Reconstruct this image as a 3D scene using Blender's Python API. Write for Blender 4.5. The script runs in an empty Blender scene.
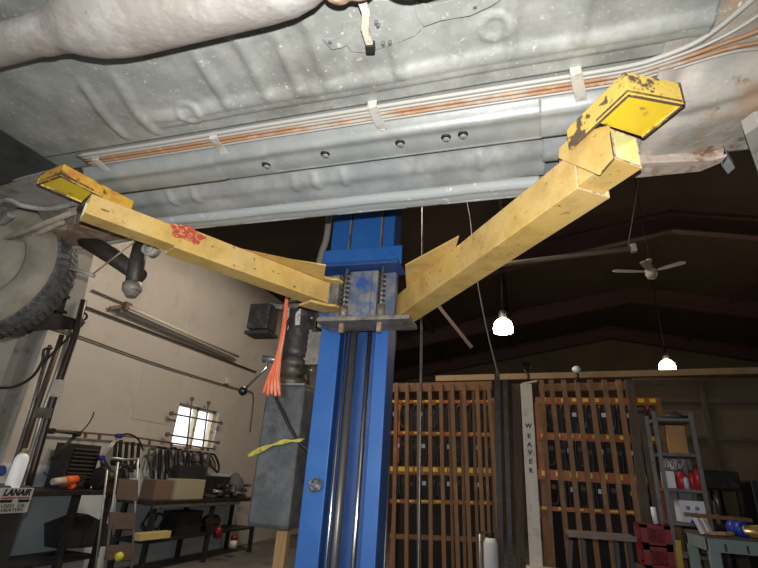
import bpy, bmesh, math, random
import numpy as np
from mathutils import Vector, Matrix
random.seed(7)
col = bpy.context.scene.collection
# ------------------------------------------------------------------ camera model
F = 470.0
_z = Vector((77, -1133, 470)).normalized()
_y = Vector((148, 203, 470)); _y = (_y - _z * _y.dot(_z)).normalized()
_x = _y.cross(_z)
CAM = Vector((0, 0, 1.4))
def ray(px, py):
    v = Vector((px - 379, py - 284, F))
    return Vector((v.dot(_x), v.dot(_y), v.dot(_z)))
def W(px, py, x=None, y=None, z=None):
    r = ray(px, py)
    if x is not None: k = x / r.x
    elif y is not None: k = y / r.y
    else: k = (z - CAM.z) / r.z
    return CAM + r * k
cd = bpy.data.cameras.new('camera'); cam = bpy.data.objects.new('camera', cd); col.objects.link(cam)
cd.sensor_width = 36; cd.lens = F / 758 * 36; cd.clip_start = .02; cd.clip_end = 200
m = Matrix(((_x.x, -_x.y, -_x.z), (_y.x, -_y.y, -_y.z), (_z.x, -_z.y, -_z.z)))
cam.matrix_world = Matrix.Translation(CAM) @ m.to_4x4()
bpy.context.scene.camera = cam

# ------------------------------------------------------------------ materials
MATS = {}
def mat(name, color, rough=.6, metal=0., layers=(), bump=0., bscale=60, emit=None, alpha=None):
    if name in MATS: return MATS[name]
    mt = bpy.data.materials.new(name); mt.use_nodes = True
    nt = mt.node_tree; N = nt.nodes; L = nt.links
    b = N['Principled BSDF']
    b.inputs['Base Color'].default_value = (*color, 1); b.inputs['Roughness'].default_value = rough
    b.inputs['Metallic'].default_value = metal
    tc = N.new('ShaderNodeTexCoord')
    prev = None; pr = None
    for (c2, sc, lo, hi, *rest) in layers:
        st = rest[0] if rest else (1, 1, 1)
        mp = N.new('ShaderNodeMapping'); mp.inputs['Scale'].default_value = st
        L.new(tc.outputs['Object'], mp.inputs['Vector'])
        nz = N.new('ShaderNodeTexNoise'); nz.inputs['Scale'].default_value = sc; nz.inputs['Detail'].default_value = 7
        nz.inputs['Roughness'].default_value = .65
        L.new(mp.outputs[0], nz.inputs['Vector'])
        mr = N.new('ShaderNodeMapRange'); mr.inputs['From Min'].default_value = lo; mr.inputs['From Max'].default_value = hi
        L.new(nz.outputs['Fac'], mr.inputs['Value'])
        mx = N.new('ShaderNodeMix'); mx.data_type = 'RGBA'
        if prev is None: mx.inputs['A'].default_value = (*color, 1)
        else: L.new(prev, mx.inputs['A'])
        mx.inputs['B'].default_value = (*c2, 1)
        L.new(mr.outputs[0], mx.inputs['Factor']); prev = mx.outputs['Result']
    if prev is not None: L.new(prev, b.inputs['Base Color'])
    if bump:
        nz = N.new('ShaderNodeTexNoise'); nz.inputs['Scale'].default_value = bscale; nz.inputs['Detail'].default_value = 5
        L.new(tc.outputs['Object'], nz.inputs['Vector'])
        bp = N.new('ShaderNodeBump'); bp.inputs['Strength'].default_value = bump; bp.inputs['Distance'].default_value = .01
        L.new(nz.outputs['Fac'], bp.inputs['Height']); L.new(bp.outputs[0], b.inputs['Normal'])
    if emit:
        b.inputs['Emission Color'].default_value = (*emit[0], 1); b.inputs['Emission Strength'].default_value = emit[1]
    MATS[name] = mt; return mt

RUST = (.20, .085, .035); DIRT = (.12, .095, .075)
PAN = mat('underbody_paint', (.30, .315, .30), .5, .15, [((.44, .45, .43), 9, .42, .70), ((.20, .205, .19), 4, .48, .72), ((.60, .59, .55), 55, .60, .70), ((.20, .15, .10), 3.2, .64, .74), ((.12, .10, .08), 90, .68, .72), ((.24, .19, .14), 26, .70, .76)], .12, 45)
RAILM = mat('rail_paint', (.28, .30, .295), .42, .2, [((.37, .39, .38), 6, .4, .7), ((.26, .27, .27), 5, .5, .75), ((.66, .64, .60), 60, .66, .72)], .08, 40)
ROCK = mat('rocker_paint', (.28, .30, .31), .45, .15, [((.42, .44, .44), 5, .42, .7), ((.20, .20, .20), 4, .5, .75), ((.6, .6, .58), 50, .68, .73)], .08, 40)
SILLM = mat('sill_primer', (.31, .335, .34), .65, .0, [((.30, .30, .28), 12, .5, .75, (.3, 1, 1)), ((.66, .66, .64), 40, .6, .72)], .1, 50)
RUSTPAN = mat('rusty_underbody', (.36, .35, .32), .6, .1, [((.46, .42, .37), 6, .4, .6), ((.36, .26, .18), 5, .50, .62), (RUST, 9, .60, .68), ((.75, .70, .64), 30, .64, .7)], .35, 30)
PIPEM = mat('brake_line_metal', (.40, .37, .32), .65, .1, [((.36, .20, .11), 5, .44, .54, (.6, 1, 1)), ((.55, .36, .24), 24, .56, .66)], .2, 120)
PIPEM2 = mat('clean_line_metal', (.42, .41, .38), .6, .15, [((.45, .34, .25), 4, .60, .68, (.6, 1, 1))], .1, 120)
CLIPM = mat('clip_metal', (.66, .65, .62), .5, .3, [((.36, .26, .18), 20, .5, .7)], .1)
EXH = mat('exhaust_steel', (.38, .355, .33), .52, .25, [((.30, .25, .205), 5, .42, .68), ((.54, .53, .52), 9, .45, .7), ((.22, .17, .14), 60, .66, .71)], .2, 60)
EXHR = mat('exhaust_rust', (.52, .34, .24), .7, .1, [((.66, .55, .45), 20, .45, .6), (RUST, 30, .56, .66)], .5, 60)
HANG = mat('hanger_metal', (.66, .60, .50), .6, .1, [(RUST, 22, .55, .66)], .3, 60)
RUBBER = mat('black_rubber', (.012, .011, .011), .6)
TYRE = mat('tyre_rubber', (.075, .075, .075), .75, 0, [((.17, .165, .16), 20, .45, .7)], .3, 60)
MUD = mat('muddy_sidewall', (.255, .225, .17), .8, 0, [((.33, .29, .22), 8, .4, .7), ((.17, .15, .12), 5, .5, .75)], .2, 40)
SHIELD = mat('splash_shield_plastic', (.045, .048, .05), .5, 0, [((.3, .3, .3), 26, .66, .74), ((.02, .02, .02), 6, .5, .7)], .2, 30)
FRONTM = mat('front_suspension_metal', (.30, .29, .26), .6, .1, [((.40, .38, .35), 10, .42, .7), ((.16, .14, .12), 7, .5, .66), (RUST, 12, .66, .72)], .3, 40)
RUSTY = mat('rusty_steel', (.26, .17, .10), .7, .1, [((.40, .34, .28), 14, .45, .66), ((.10, .07, .05), 9, .55, .7)], .4, 40)
GREASY = mat('greasy_black_metal', (.035, .028, .022), .5, .2, [((.10, .06, .035), 10, .5, .7)], .3, 40)
YEL = mat('pale_yellow_paint', (.68, .46, .13), .5, 0, [((.70, .50, .22), 3, .4, .7), ((.50, .31, .09), 7, .46, .70), ((.40, .22, .07), 18, .62, .70), ((.13, .08, .04), 42, .645, .67)], .08, 60)
YELB = mat('bright_yellow_paint', (.84, .60, .03), .45, 0, [((.76, .56, .05), 5, .4, .7), ((.34, .22, .09), 11, .565, .63)], .08, 60)
YELC = mat('chipped_yellow_paint', (.76, .55, .12), .5, 0, [((.13, .09, .06), 16, .52, .56), ((.50, .30, .08), 26, .60, .66)], .25, 60)
YELR = mat('rust_edge', (.12, .08, .055), .7, 0, [((.5, .36, .10), 30, .55, .62)], .3, 60)
YELO = mat('orange_rusted_yellow', (.66, .40, .05), .5, 0, [((.55, .24, .05), 14, .46, .58), ((.16, .08, .04), 18, .56, .62)], .25, 60)
CREAM = mat('inner_cream_paint', (.62, .60, .24), .5, 0, [((.74, .70, .42), 12, .45, .6)], .1)
REDP = mat('red_paint_smear', (.45, .06, .035), .6, 0, [((.66, .40, .16), 70, .50, .62)], .1)
CHIP = mat('chipped_edge_primer', (.62, .48, .34), .6, 0, [((.25, .15, .09), 60, .5, .6)], .3, 80)
BLUE = mat('blue_column_paint', (.016, .105, .37), .45, 0, [((.025, .13, .40), 4, .5, .7), ((.16, .26, .42), 40, .70, .74)], .03, 30)
BLUED = mat('dark_blue_paint', (.016, .06, .22), .45, 0, [((.035, .09, .26), 5, .5, .7)], .03, 30)
BLUEG = mat('greasy_blue_paint', (.10, .13, .20), .55, .1, [((.28, .26, .22), 8, .40, .58), ((.03, .09, .30), 6, .52, .62)], .2, 50)
GREYG = mat('greasy_grey_steel', (.20, .18, .155), .55, .3, [((.32, .29, .25), 14, .45, .65), ((.08, .07, .06), 9, .5, .7)], .3, 50)
CHROME = mat('chrome_rod', (.62, .60, .57), .22, .95)
CYLM = mat('hydraulic_cylinder_steel', (.13, .125, .12), .35, .5)
SPRING = mat('spring_steel', (.07, .06, .055), .45, .5)
PUM = mat('power_unit_black', (.035, .034, .034), .5, .2, [((.10, .09, .08), 22, .5, .7)], .2, 50)
TANK = mat('dark_grey_tank', (.075, .078, .082), .42, .1, [((.16, .165, .17), 5, .46, .7), ((.05, .05, .05), 12, .5, .7), ((.35, .34, .33), 50, .68, .72)], .1, 40)
PLBL = mat('rating_plate_white', (.62, .60, .56), .5, 0, [((.30, .29, .28), 60, .5, .6)])
KNOB = mat('black_knob', (.012, .012, .012), .3)
ORANGE = mat('orange_ribbon', (.85, .17, .07), .6, 0, [((.90, .38, .24), 18, .45, .6, (1, 1, .2))])
YROPE = mat('yellow_rope', (.60, .55, .10), .6, 0, [((.30, .25, .05), 60, .5, .6)])
PLANK = mat('plank_wood', (.35, .21, .095), .7, 0, [((.26, .15, .06), 8, .45, .65, (6, 6, .6))], .1)
SLATM = mat('slat_wood', (.25, .13, .055), .65, 0, [((.20, .09, .035), 8, .45, .65, (6, 6, .6)), ((.38, .20, .09), 3, .55, .7)], .1)
SLATD = mat('weathered_dark_wood', (.075, .052, .036), .75, 0, [((.13, .09, .06), 8, .5, .65, (6, 6, .5))], .1)
WALLM = mat('painted_block_wall', (.46, .435, .395), .8, 0, [((.51, .485, .44), 1.2, .4, .65), ((.38, .355, .315), 2.5, .55, .75), ((.2, .16, .13), 25, .74, .77)], .06, 8)
BLUELIT = mat('bluish_lit_lower_wall', (.62, .69, .73), .7, 0, [((.52, .58, .62), 2, .5, .7)])  # bluish light falling on the lower wall, put into its colour
TANW = mat('tan_panel_wall', (.125, .090, .052), .8, 0, [((.085, .06, .036), 1.5, .45, .7)])
ROOF = mat('dark_roof_liner', (.036, .021, .014), .8, 0, [((.05, .03, .018), 2, .45, .7)])
BEAMM = mat('red_primer_beam', (.062, .026, .018), .6, 0, [((.05, .025, .02), 4, .5, .7)])
GIRT = mat('tan_girt', (.30, .20, .105), .7, 0, [((.22, .14, .07), 4, .5, .7)])
CONC = mat('concrete_floor', (.13, .125, .12), .75, 0, [((.20, .185, .17), 1.3, .45, .65), ((.06, .055, .05), 2.5, .55, .7)], .2, 12)
COND = mat('conduit_brown', (.10, .07, .05), .5, .2)
PALEP = mat('pale_fixture', (.55, .50, .41), .5)
BARR = mat('rusty_bar', (.16, .10, .07), .7, .1)
FRAMEW = mat('window_frame_cream', (.60, .53, .38), .6)
BLK = mat('black_metal', (.022, .02, .02), .5, .2, [((.06, .05, .045), 12, .5, .7)])
BLK2 = mat('dark_plastic', (.03, .028, .03), .5)
GREYM = mat('grey_column_paint', (.44, .42, .38), .6, .1, [((.44, .42, .38), 3, .45, .65), ((.20, .185, .16), 7, .55, .7)], .05)
ALU = mat('aluminium', (.52, .50, .47), .4, .6)
WHITE = mat('dirty_white_paint', (.62, .58, .50), .6, 0, [((.42, .38, .30), 8, .5, .7)])
WHITEP = mat('white_card', (.66, .67, .72), .6)
SIGNW = mat('sign_white', (.62, .62, .58), .5)
INK = mat('black_ink', (.012, .012, .014), .5)
REDINK = mat('red_ink', (.42, .10, .11), .5)
BROWNP = mat('brown_step_panel', (.155, .115, .095), .65, 0, [((.10, .075, .06), 10, .5, .7)])
YPAINT = mat('yellow_label', (.72, .58, .03), .5)
ORAIL = mat('orange_rack_beam', (.36, .085, .015), .5, 0, [((.38, .09, .02), 6, .5, .7)])
CARD = mat('cardboard', (.42, .22, .09), .7, 0, [((.34, .15, .05), 6, .5, .7)])
REDM = mat('red_plastic', (.20, .008, .014), .4)
REDB = mat('red_bottle', (.50, .03, .04), .35)
GREENT = mat('grey_green_paint', (.19, .25, .24), .55, 0, [((.13, .16, .15), 9, .5, .7)])
GSHELF = mat('grey_shelf_metal', (.17, .165, .155), .5, .3, [((.10, .09, .08), 12, .5, .7)])
BTAPE = mat('blue_tape', (.02, .05, .35), .35)
GOLD = mat('gold_can', (.70, .48, .16), .3, .6)
PGREEN = mat('pale_olive_box', (.40, .37, .27), .7)
BROWNB = mat('brown_box', (.19, .13, .10), .7)
YBOARD = mat('yellow_board', (.62, .52, .20), .7)
YBALL = mat('yellow_ball', (.72, .70, .06), .5)
TOOLO = mat('orange_tool_plastic', (.85, .13, .03), .4)
TWHITE = mat('milky_plastic_lamp', (.80, .79, .76), .4, emit=((1, .98, .92), .18))
STEELG = mat('dull_steel', (.30, .29, .28), .4, .7, [((.12, .1, .09), 14, .5, .7)])
glow = mat('lamp_glass_lit', (1, 1, 1), .5, emit=((1, .86, .62), 14))

def glass():
    mt = bpy.data.materials.new('window_glass'); mt.use_nodes = True
    nt = mt.node_tree; nt.nodes.clear()
    o = nt.nodes.new('ShaderNodeOutputMaterial'); a = nt.nodes.new('ShaderNodeBsdfTransparent'); g = nt.nodes.new('ShaderNodeBsdfGlossy')
    g.inputs['Roughness'].default_value = .05; mx = nt.nodes.new('ShaderNodeMixShader'); mx.inputs[0].default_value = .06
    nt.links.new(a.outputs[0], mx.inputs[1]); nt.links.new(g.outputs[0], mx.inputs[2]); nt.links.new(mx.outputs[0], o.inputs[0])
    return mt
GLASS = glass()

# ------------------------------------------------------------------ object helpers
ORG = {}
def tag(o, label=None, cat=None, group=None, kind=None):
    if label: o['label'] = label
    if cat: o['category'] = cat
    if group: o['group'] = group
    if kind: o['kind'] = kind
    return o
def thing(name, label, cat, loc, group=None):
    o = bpy.data.objects.new(name, None); col.objects.link(o)
    o.empty_display_size = .1; o.location = Vector(loc); ORG[o.name] = Vector(loc)
    return tag(o, label, cat, group)
def org(o): return ORG[o.name]
def dup(o, delta, label=None, parent=None):
    c = o.copy(); col.objects.link(c)
    if parent: c.parent = parent
    else: c.location = o.location + Vector(delta)
    if label: c['label'] = label
    for ch in list(o.children): dup(ch, (0, 0, 0), None, c)
    return c
def frame(d):
    d = Vector(d).normalized(); up = Vector((0, 0, 1)) if abs(d.z) < .95 else Vector((0, 1, 0))
    s = d.cross(up).normalized(); u = s.cross(d).normalized()
    return d, s, u
class MB:
    def __init__(s): s.v = []; s.f = []; s.mi = []; s.mats = []; s.sm = []
    def _m(s, m):
        if m not in s.mats: s.mats.append(m)
        return s.mats.index(m)
    def add(s, vs, fs, m=None, smooth=False):
        b = len(s.v); s.v += [Vector(v) for v in vs]
        for i, f in enumerate(fs):
            s.f.append([b + k for k in f]); s.mi.append(m); s.sm.append(smooth)
        return s
    def box(s, c, size, R=None, m=None, faces=None, taper=None):
        c = Vector(c); hx, hy, hz = [k / 2 for k in size]
        vs = []
        for z in (-hz, hz):
            k = taper if (taper and z < 0) else 1
            for (x, y) in ((-hx, -hy), (hx, -hy), (hx, hy), (-hx, hy)):
                p = Vector((x * k, y * k, z))
                if R is not None: p = R @ p
                vs.append(c + p)
        fs = [(0, 3, 2, 1), (4, 5, 6, 7), (0, 1, 5, 4), (1, 2, 6, 5), (2, 3, 7, 6), (3, 0, 4, 7)]
        return s.add(vs, fs, m)
    def bb(s, x0, x1, y0, y1, z0, z1, m=None):
        return s.box(((x0 + x1) / 2, (y0 + y1) / 2, (z0 + z1) / 2), (abs(x1 - x0), abs(y1 - y0), abs(z1 - z0)), None, m)
    def bar(s, p0, p1, w, h, m=None, up=None):
        p0 = Vector(p0); p1 = Vector(p1); d, sd, u = frame(p1 - p0)
        if up is not None:
            u = (Vector(up) - d * d.dot(Vector(up))).normalized(); sd = d.cross(u)
        R = Matrix((sd, d, u)).transposed()
        return s.box((p0 + p1) / 2, (w, (p1 - p0).length, h), R, m)
    def tube(s, pts, r, seg=10, m=None, cap=True, closed=False):
        pts = [Vector(p) for p in pts]; n = len(pts)
        rr = r if isinstance(r, (list, tuple)) else [r] * n
        d0 = (pts[1] - pts[0]).normalized(); _, sd, u = frame(d0)
        vs = []; fs = []
        for i in range(n):
            if closed: d = (pts[(i + 1) % n] - pts[i - 1])
            else: d = pts[min(i + 1, n - 1)] - pts[max(i - 1, 0)]
            d = d.normalized() if d.length > 1e-9 else d0
            sd = (sd - d * sd.dot(d)).normalized(); u = sd.cross(d)
            for k in range(seg):
                a = 2 * math.pi * k / seg
                vs.append(pts[i] + (sd * math.cos(a) + u * math.sin(a)) * rr[i])
        R = n if closed else n - 1
        for i in range(R):
            j = (i + 1) % n
            for k in range(seg):
                k2 = (k + 1) % seg
                fs.append((i * seg + k, i * seg + k2, j * seg + k2, j * seg + k))
        s.add(vs, fs, m, True)
        if cap and not closed:
            s.add(vs[:seg], [tuple(range(seg))[::-1]], m); s.add(vs[-seg:], [tuple(range(seg))], m)
        return s
    def cyl(s, p0, p1, r0, r1=None, seg=20, m=None): return s.tube([p0, p1], [r0, r0 if r1 is None else r1], seg, m)
    def lathe(s, c, axis, prof, seg=24, m=None):
        d, sd, u = frame(axis); c = Vector(c); vs = []; fs = []
        for (t, r) in prof:
            for k in range(seg):
                a = 2 * math.pi * k / seg
                vs.append(c + d * t + (sd * math.cos(a) + u * math.sin(a)) * r)
        for i in range(len(prof) - 1):
            for k in range(seg):
                k2 = (k + 1) % seg
                fs.append((i * seg + k, i * seg + k2, (i + 1) * seg + k2, (i + 1) * seg + k))
        return s.add(vs, fs, m, True)
    def prism(s, poly, ext, m=None, me=None):
        """poly: list of 3-D points (planar), ext: extrusion vector"""
        poly = [Vector(p) for p in poly]; e = Vector(ext); n = len(poly)
        vs = poly + [p + e for p in poly]
        s.add(vs, [tuple(range(n))[::-1], tuple(range(n, 2 * n))], m)
        s.add(vs, [(i, (i + 1) % n, n + (i + 1) % n, n + i) for i in range(n)], me or m)
        return s
    def build(s, name, m, parent=None, bevel=0, label=None, cat=None, group=None, kind=None, origin=None):
        me = bpy.data.meshes.new(name)
        if parent is not None: o0 = org(parent)
        elif origin is not None: o0 = Vector(origin)
        elif kind == 'structure': o0 = Vector((0, 0, 0))
        else:
            xs = [v.x for v in s.v]; ys = [v.y for v in s.v]; zs = [v.z for v in s.v]
            o0 = Vector(((min(xs) + max(xs)) / 2, (min(ys) + max(ys)) / 2, min(zs)))
        me.from_pydata([tuple(v - o0) for v in s.v], [], s.f)
        mats = [m]
        for q in s.mi:
            if q is not None and q not in mats: mats.append(q)
        for q in mats: me.materials.append(q)
        for i, p in enumerate(me.polygons):
            p.material_index = 0 if s.mi[i] is None else mats.index(s.mi[i]); p.use_smooth = s.sm[i]
        bm = bmesh.new(); bm.from_mesh(me); bmesh.ops.remove_doubles(bm, verts=bm.verts, dist=1e-5)
        bmesh.ops.recalc_face_normals(bm, faces=bm.faces); bm.to_mesh(me); bm.free(); me.update()
        o = bpy.data.objects.new(name, me); col.objects.link(o)
        if parent is not None: o.parent = parent; ORG[o.name] = o0
        else: o.location = o0; ORG[o.name] = o0
        if bevel:
            bv = o.modifiers.new('bevel', 'BEVEL'); bv.width = bevel; bv.segments = 2; bv.limit_method = 'ANGLE'; bv.angle_limit = .7
            if any(s.sm): bv.angle_limit = 1.0
        return tag(o, label, cat, group, kind)
def arc(c, r, a0, a1, n, ux, uy):
    c = Vector(c); ux = Vector(ux); uy = Vector(uy)
    return [c + (ux * math.cos(a0 + (a1 - a0) * i / n) + uy * math.sin(a0 + (a1 - a0) * i / n)) * r for i in range(n + 1)]
def smoothpts(pts, k=6):
    pts = [Vector(p) for p in pts]; out = []
    for i in range(len(pts) - 1):
        p0 = pts[max(i - 1, 0)]; p1 = pts[i]; p2 = pts[i + 1]; p3 = pts[min(i + 2, len(pts) - 1)]
        for j in range(k):
            t = j / k
            out.append(.5 * ((2 * p1) + (p2 - p0) * t + (2 * p0 - 5 * p1 + 4 * p2 - p3) * t * t + (3 * p1 - p0 - 3 * p2 + p3) * t ** 3))
    out.append(pts[-1]); return out
def text(name, body, size, pos, xdir, ydir, m, parent, ext=.0008, align='CENTER', shear=0., sx=1., bold=0.):
    cu = bpy.data.curves.new(name, 'FONT'); cu.body = body; cu.size = size; cu.extrude = ext; cu.align_x = align; cu.align_y = 'CENTER'
    cu.shear = shear; cu.offset = bold
    t = bpy.data.objects.new(name, cu); col.objects.link(t)
    dg = bpy.context.evaluated_depsgraph_get(); me = bpy.data.meshes.new_from_object(t.evaluated_get(dg))
    col.objects.unlink(t); bpy.data.objects.remove(t)
    xd = Vector(xdir).normalized(); yd = Vector(ydir).normalized(); zd = xd.cross(yd)
    M = Matrix.Translation(Vector(pos) - org(parent)) @ Matrix((xd, yd, zd)).transposed().to_4x4() @ Matrix.Diagonal((sx, 1, 1, 1))
    me.transform(M); me.materials.clear(); me.materials.append(m)
    o = bpy.data.objects.new(name, me); col.objects.link(o); o.parent = parent; ORG[o.name] = org(parent)
    return o

# ================================================================== SETTING
XL = -5.6; XR = 12.0; YB = -6.0; YF = 18.3; EAVE = 5.3; RX = 3.2; SL = .2
def roofz(x): return EAVE + SL * (RX - XL) - SL * abs(x - RX)
MB().bb(XL - .2, XR + .2, YB - .2, YF + .2, -.2, 0).build('floor', CONC, kind='structure')
# left wall with the barred window opening
wy0, wy1, wz0, wz1 = 6.90, 8.06, 1.68, 2.40
wl = MB()
t = .22
wl.bb(XL - t, XL, YB, wy0, 0, EAVE + .1); wl.bb(XL - t, XL, wy1, YF, 0, EAVE + .1)
wl.bb(XL - t, XL, wy0, wy1, 0, wz0); wl.bb(XL - t, XL, wy0, wy1, wz1, EAVE + .1)
wl.build('wall_left', WALLM, kind='structure')
MB().bb(XL, XL + .012, 2.0, 9.2, 0.02, 1.30).build('trim_1', BLUELIT, kind='structure', label='lower band of the left wall with bluish light painted in')
w = MB()
for (a, b) in ((wy0, wy0 + .05), (wy1 - .07, wy1), ((wy0 + wy1) / 2 + .0, (wy0 + wy1) / 2 + .07)): w.bb(XL - .16, XL - .08, a, b, wz0, wz1)
for (a, b) in ((wz0, wz0 + .04), (wz1 - .05, wz1)): w.bb(XL - .16, XL - .08, wy0, wy1, a, b)
wf = w.build('window_1', FRAMEW, kind='structure', bevel=.004)
MB().bb(XL - .125, XL - .12, wy0 + .02, wy1 - .02, wz0 + .02, wz1 - .02).build('window_pane', GLASS, wf)
# right wall, gable walls, roof
MB().bb(XR, XR + .2, YB, YF, 0, EAVE + .1).build('wall_right', TANW, kind='structure')
def gable(name, y0, y1, hole=None):
    g = MB()
    def pz(x0, x1, z0=0): g.prism([(x0, y0, z0), (x1, y0, z0), (x1, y0, roofz(x1)), (x0, y0, roofz(x0))], (0, y1 - y0, 0))
    if hole:
        a, b, h = hole
        pz(XL - .2, a); pz(a, b, h) ; pz(b, RX); pz(RX, XR + .2)
    else: pz(XL - .2, RX); pz(RX, XR + .2)
    g.build(name, TANW, kind='structure')
gable('wall_far', YF, YF + .2)
gable('wall_back', YB - .2, YB, (-4.6, -.6, 4.0))
r = MB()
for (a, b) in ((XL - .25, RX), (RX, XR + .25)):
    r.prism([(a, YB - .2, roofz(a)), (b, YB - .2, roofz(b)), (b, YB - .2, roofz(b) + .15), (a, YB - .2, roofz(a) + .15)], (0, YF - YB + .4, 0))
r.build('ceiling', ROOF, kind='structure')
# rafter frames and purlins
n = 0
for yy in (5.2, 10.0, 14.2, 18.0):
    n += 1; g = MB()
    for (a, b) in ((XL + .15, RX), (RX, XR - .15)):
        za, zb = roofz(a) - .02, roofz(b) - .02
        g.prism([(a, yy - .09, za - .06), (b, yy - .09, zb - .06), (b, yy - .09, zb), (a, yy - .09, za)], (0, .18, 0))
        g.prism([(a, yy - .01, za - .42), (b, yy - .01, zb - .42), (b, yy - .01, zb), (a, yy - .01, za)], (0, .02, 0))
        g.prism([(a, yy - .09, za - .45), (b, yy - .09, zb - .45), (b, yy - .09, zb - .41), (a, yy - .09, za - .41)], (0, .18, 0))
    g.build('roof_rafter_frame', BEAMM, label=['dark red steel rafter frame nearest the car', 'dark red steel rafter frame behind the ceiling fan', 'dark steel rafter frame beyond the nearer pendant lamp', 'dark steel rafter frame against the far gable wall'][n - 1], cat='roof beam')
for i in range(4):
    x = (-2.6, -.2, 5.6, 8.2)[i]
    MB().bb(x - .03, x + .03, YB, YF, roofz(x) - .16, roofz(x)).build('trim_%d' % (i + 2), BEAMM, kind='structure')
# partition wall at the right rear with its tan girt
pw = MB(); PYW = 7.25; PH = W(600, 374, y=PYW).z
xl = W(441, 378, y=PYW).x
pw.bb(1.5, XR, PYW, PYW + .12, 0, PH - .05)
pw.build('wall_partition', TANW, kind='structure')
b = MB(); p0 = W(436, 379, y=PYW - .1); p1 = W(762, 371, y=PYW - .1); p2 = p0 + (p1 - p0) * 2.2
b.bar(p0, p2, .09, .085); b.build('wall_girt', GIRT, label='long tan timber girt running above the slatted racks', cat='beam', bevel=.004)
pb = MB()
for (a, c) in (((700, 385), (726, 470)), ):
    q0 = W(*a, y=PYW - .03); pb.bb(q0.x - .03, q0.x + .03, PYW - .05, PYW - .001, 0, PH - .1)
q = W(690, 437, y=PYW - .03); pb.bb(1.5, XR, PYW - .04, PYW - .001, q.z - .025, q.z + .025)
q = W(690, 398, y=PYW - .03); pb.bb(1.5, XR, PYW - .04, PYW - .001, q.z - .06, q.z + .0)
pb.build('trim_6', SLATD, kind='structure')

# ---- left wall fittings
XW = XL + .02
def wallpipe(name, pts, r, m, label, off=.03, cat='pipe', seg=8):
    return MB().tube([W(px, py, x=XL + off) for (px, py) in pts], r, seg).build(name, m, label=label, cat=cat)
wallpipe('conduit_pipe', [(60, 296), (85, 306.5), (256, 372)], .016, COND, 'thick brown conduit on the pale wall just under the long strip light', .03)
cp = thing('switched_conduit', 'thin brown conduit with a small box that bends down right of the window', 'pipe', W(242, 384, x=XL + .03))
MB().tube(smoothpts([W(50, 327, x=XL + .03), W(76, 335, x=XL + .03), W(160, 365, x=XL + .03), W(235, 388, x=XL + .03), W(249, 391, x=XL + .03), W(253.5, 398, x=XL + .03), W(250, 432, x=XL + .03)], 5), .011, 8).build('conduit_run', COND, cp)
q = W(227.5, 381, x=XL + .04); MB().box(q, (.07, .12, .12)).build('junction_box', PALEP, cp, bevel=.006)
wallpipe('service_pipe', [(92, 290), (130, 306), (190, 336), (236, 360)], .012, COND, 'thin dark service line above the strip light on the pale wall', .03)
sl = thing('strip_light', 'long pale strip light fixture bracketed high on the left wall', 'light fixture', W(180, 335, x=XL + .1))
a = W(128, 307, x=XL + .16); c = W(238, 356.5, x=XL + .16)
MB().tube([a, c], .028, 12).build('tube', PALEP, sl)
MB().bar(a + Vector((-.11, 0, -.03)), c + Vector((-.11, 0, -.03)), .05, .10).build('housing', WALLM, sl)
br = MB(); br.bar(W(110, 308, x=XL + .05), W(132, 305, x=XL + .14), .03, .05); br.box(W(126, 306, x=XL + .15), (.06, .06, .12)); br.build('end_bracket', BARR, sl)
# window security bars
sb = thing('window_security_grate', 'rusty grate of two upright and two level bars bolted over the window', 'grate', W(195, 430, x=XL + .12))
for (a, b_) in (((192, 399), (186.5, 448)), ((208.5, 403), (202.5, 448.5)), ((171.5, 413.5), (221, 423)), ((167.5, 434.5), (218, 442.5))):
    p, q = W(*a, x=XL + .1), W(*b_, x=XL + .1)
    k = MB(); k.tube([p, q], .014, 8)
    for e in (p, q): k.cyl(e + Vector((-.02, 0, 0)), e + Vector((.02, 0, 0)), .035, None, 12)
    k.build('bar', BARR, sb)
# peg rail with hanging items
pr_ = MB(); P = [(46, 429.5), (78, 432), (130, 436.5), (172, 443), (214, 449)]
pr_.tube([W(x, y, x=XL + .08) for x, y in P], .013, 8)
for x, y in ((86, 433), (100, 434.5), (150, 440), (172, 443)):
    pr_.bar(W(x, y, x=XL + .08), W(x - 1, y + 5, x=XL + .08), .03, .03)
pr_.build('tool_rail', BARR, label='long thin rail along the left wall above both benches', cat='rail')
# ---- pale panels / wall patch above window
q0 = W(140, 376, x=XL); MB().bb(XL, XL + .006, 5.9, 6.85, 2.0, 2.78).build('wall_patch_panel', mat('patch_cream', (.47, .44, .39), .8), label='flat repaired cream patch on the wall left of the window', cat='panel')

# ---- left bench (nearer) with clutter
def bench(name, label, y0, y1, x0, x1, top, legs, shelf=None, m=BLK, legm=BLK):
    t_ = thing(name, label, 'workbench', ((x0 + x1) / 2, (y0 + y1) / 2, 0))
    MB().bb(x0, x1, y0, y1, top - .05, top).build('bench_top', m, t_, bevel=.004)
    for (lx, ly) in legs: MB().bb(lx - .03, lx + .03, ly - .03, ly + .03, 0, top - .05).build('leg', legm, t_)
    if shelf: MB().bb(x0 + .03, x1 - .03, y0 + .05, y1 - .05, shelf - .03, shelf).build('lower_shelf', m, t_)
    return t_
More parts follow.
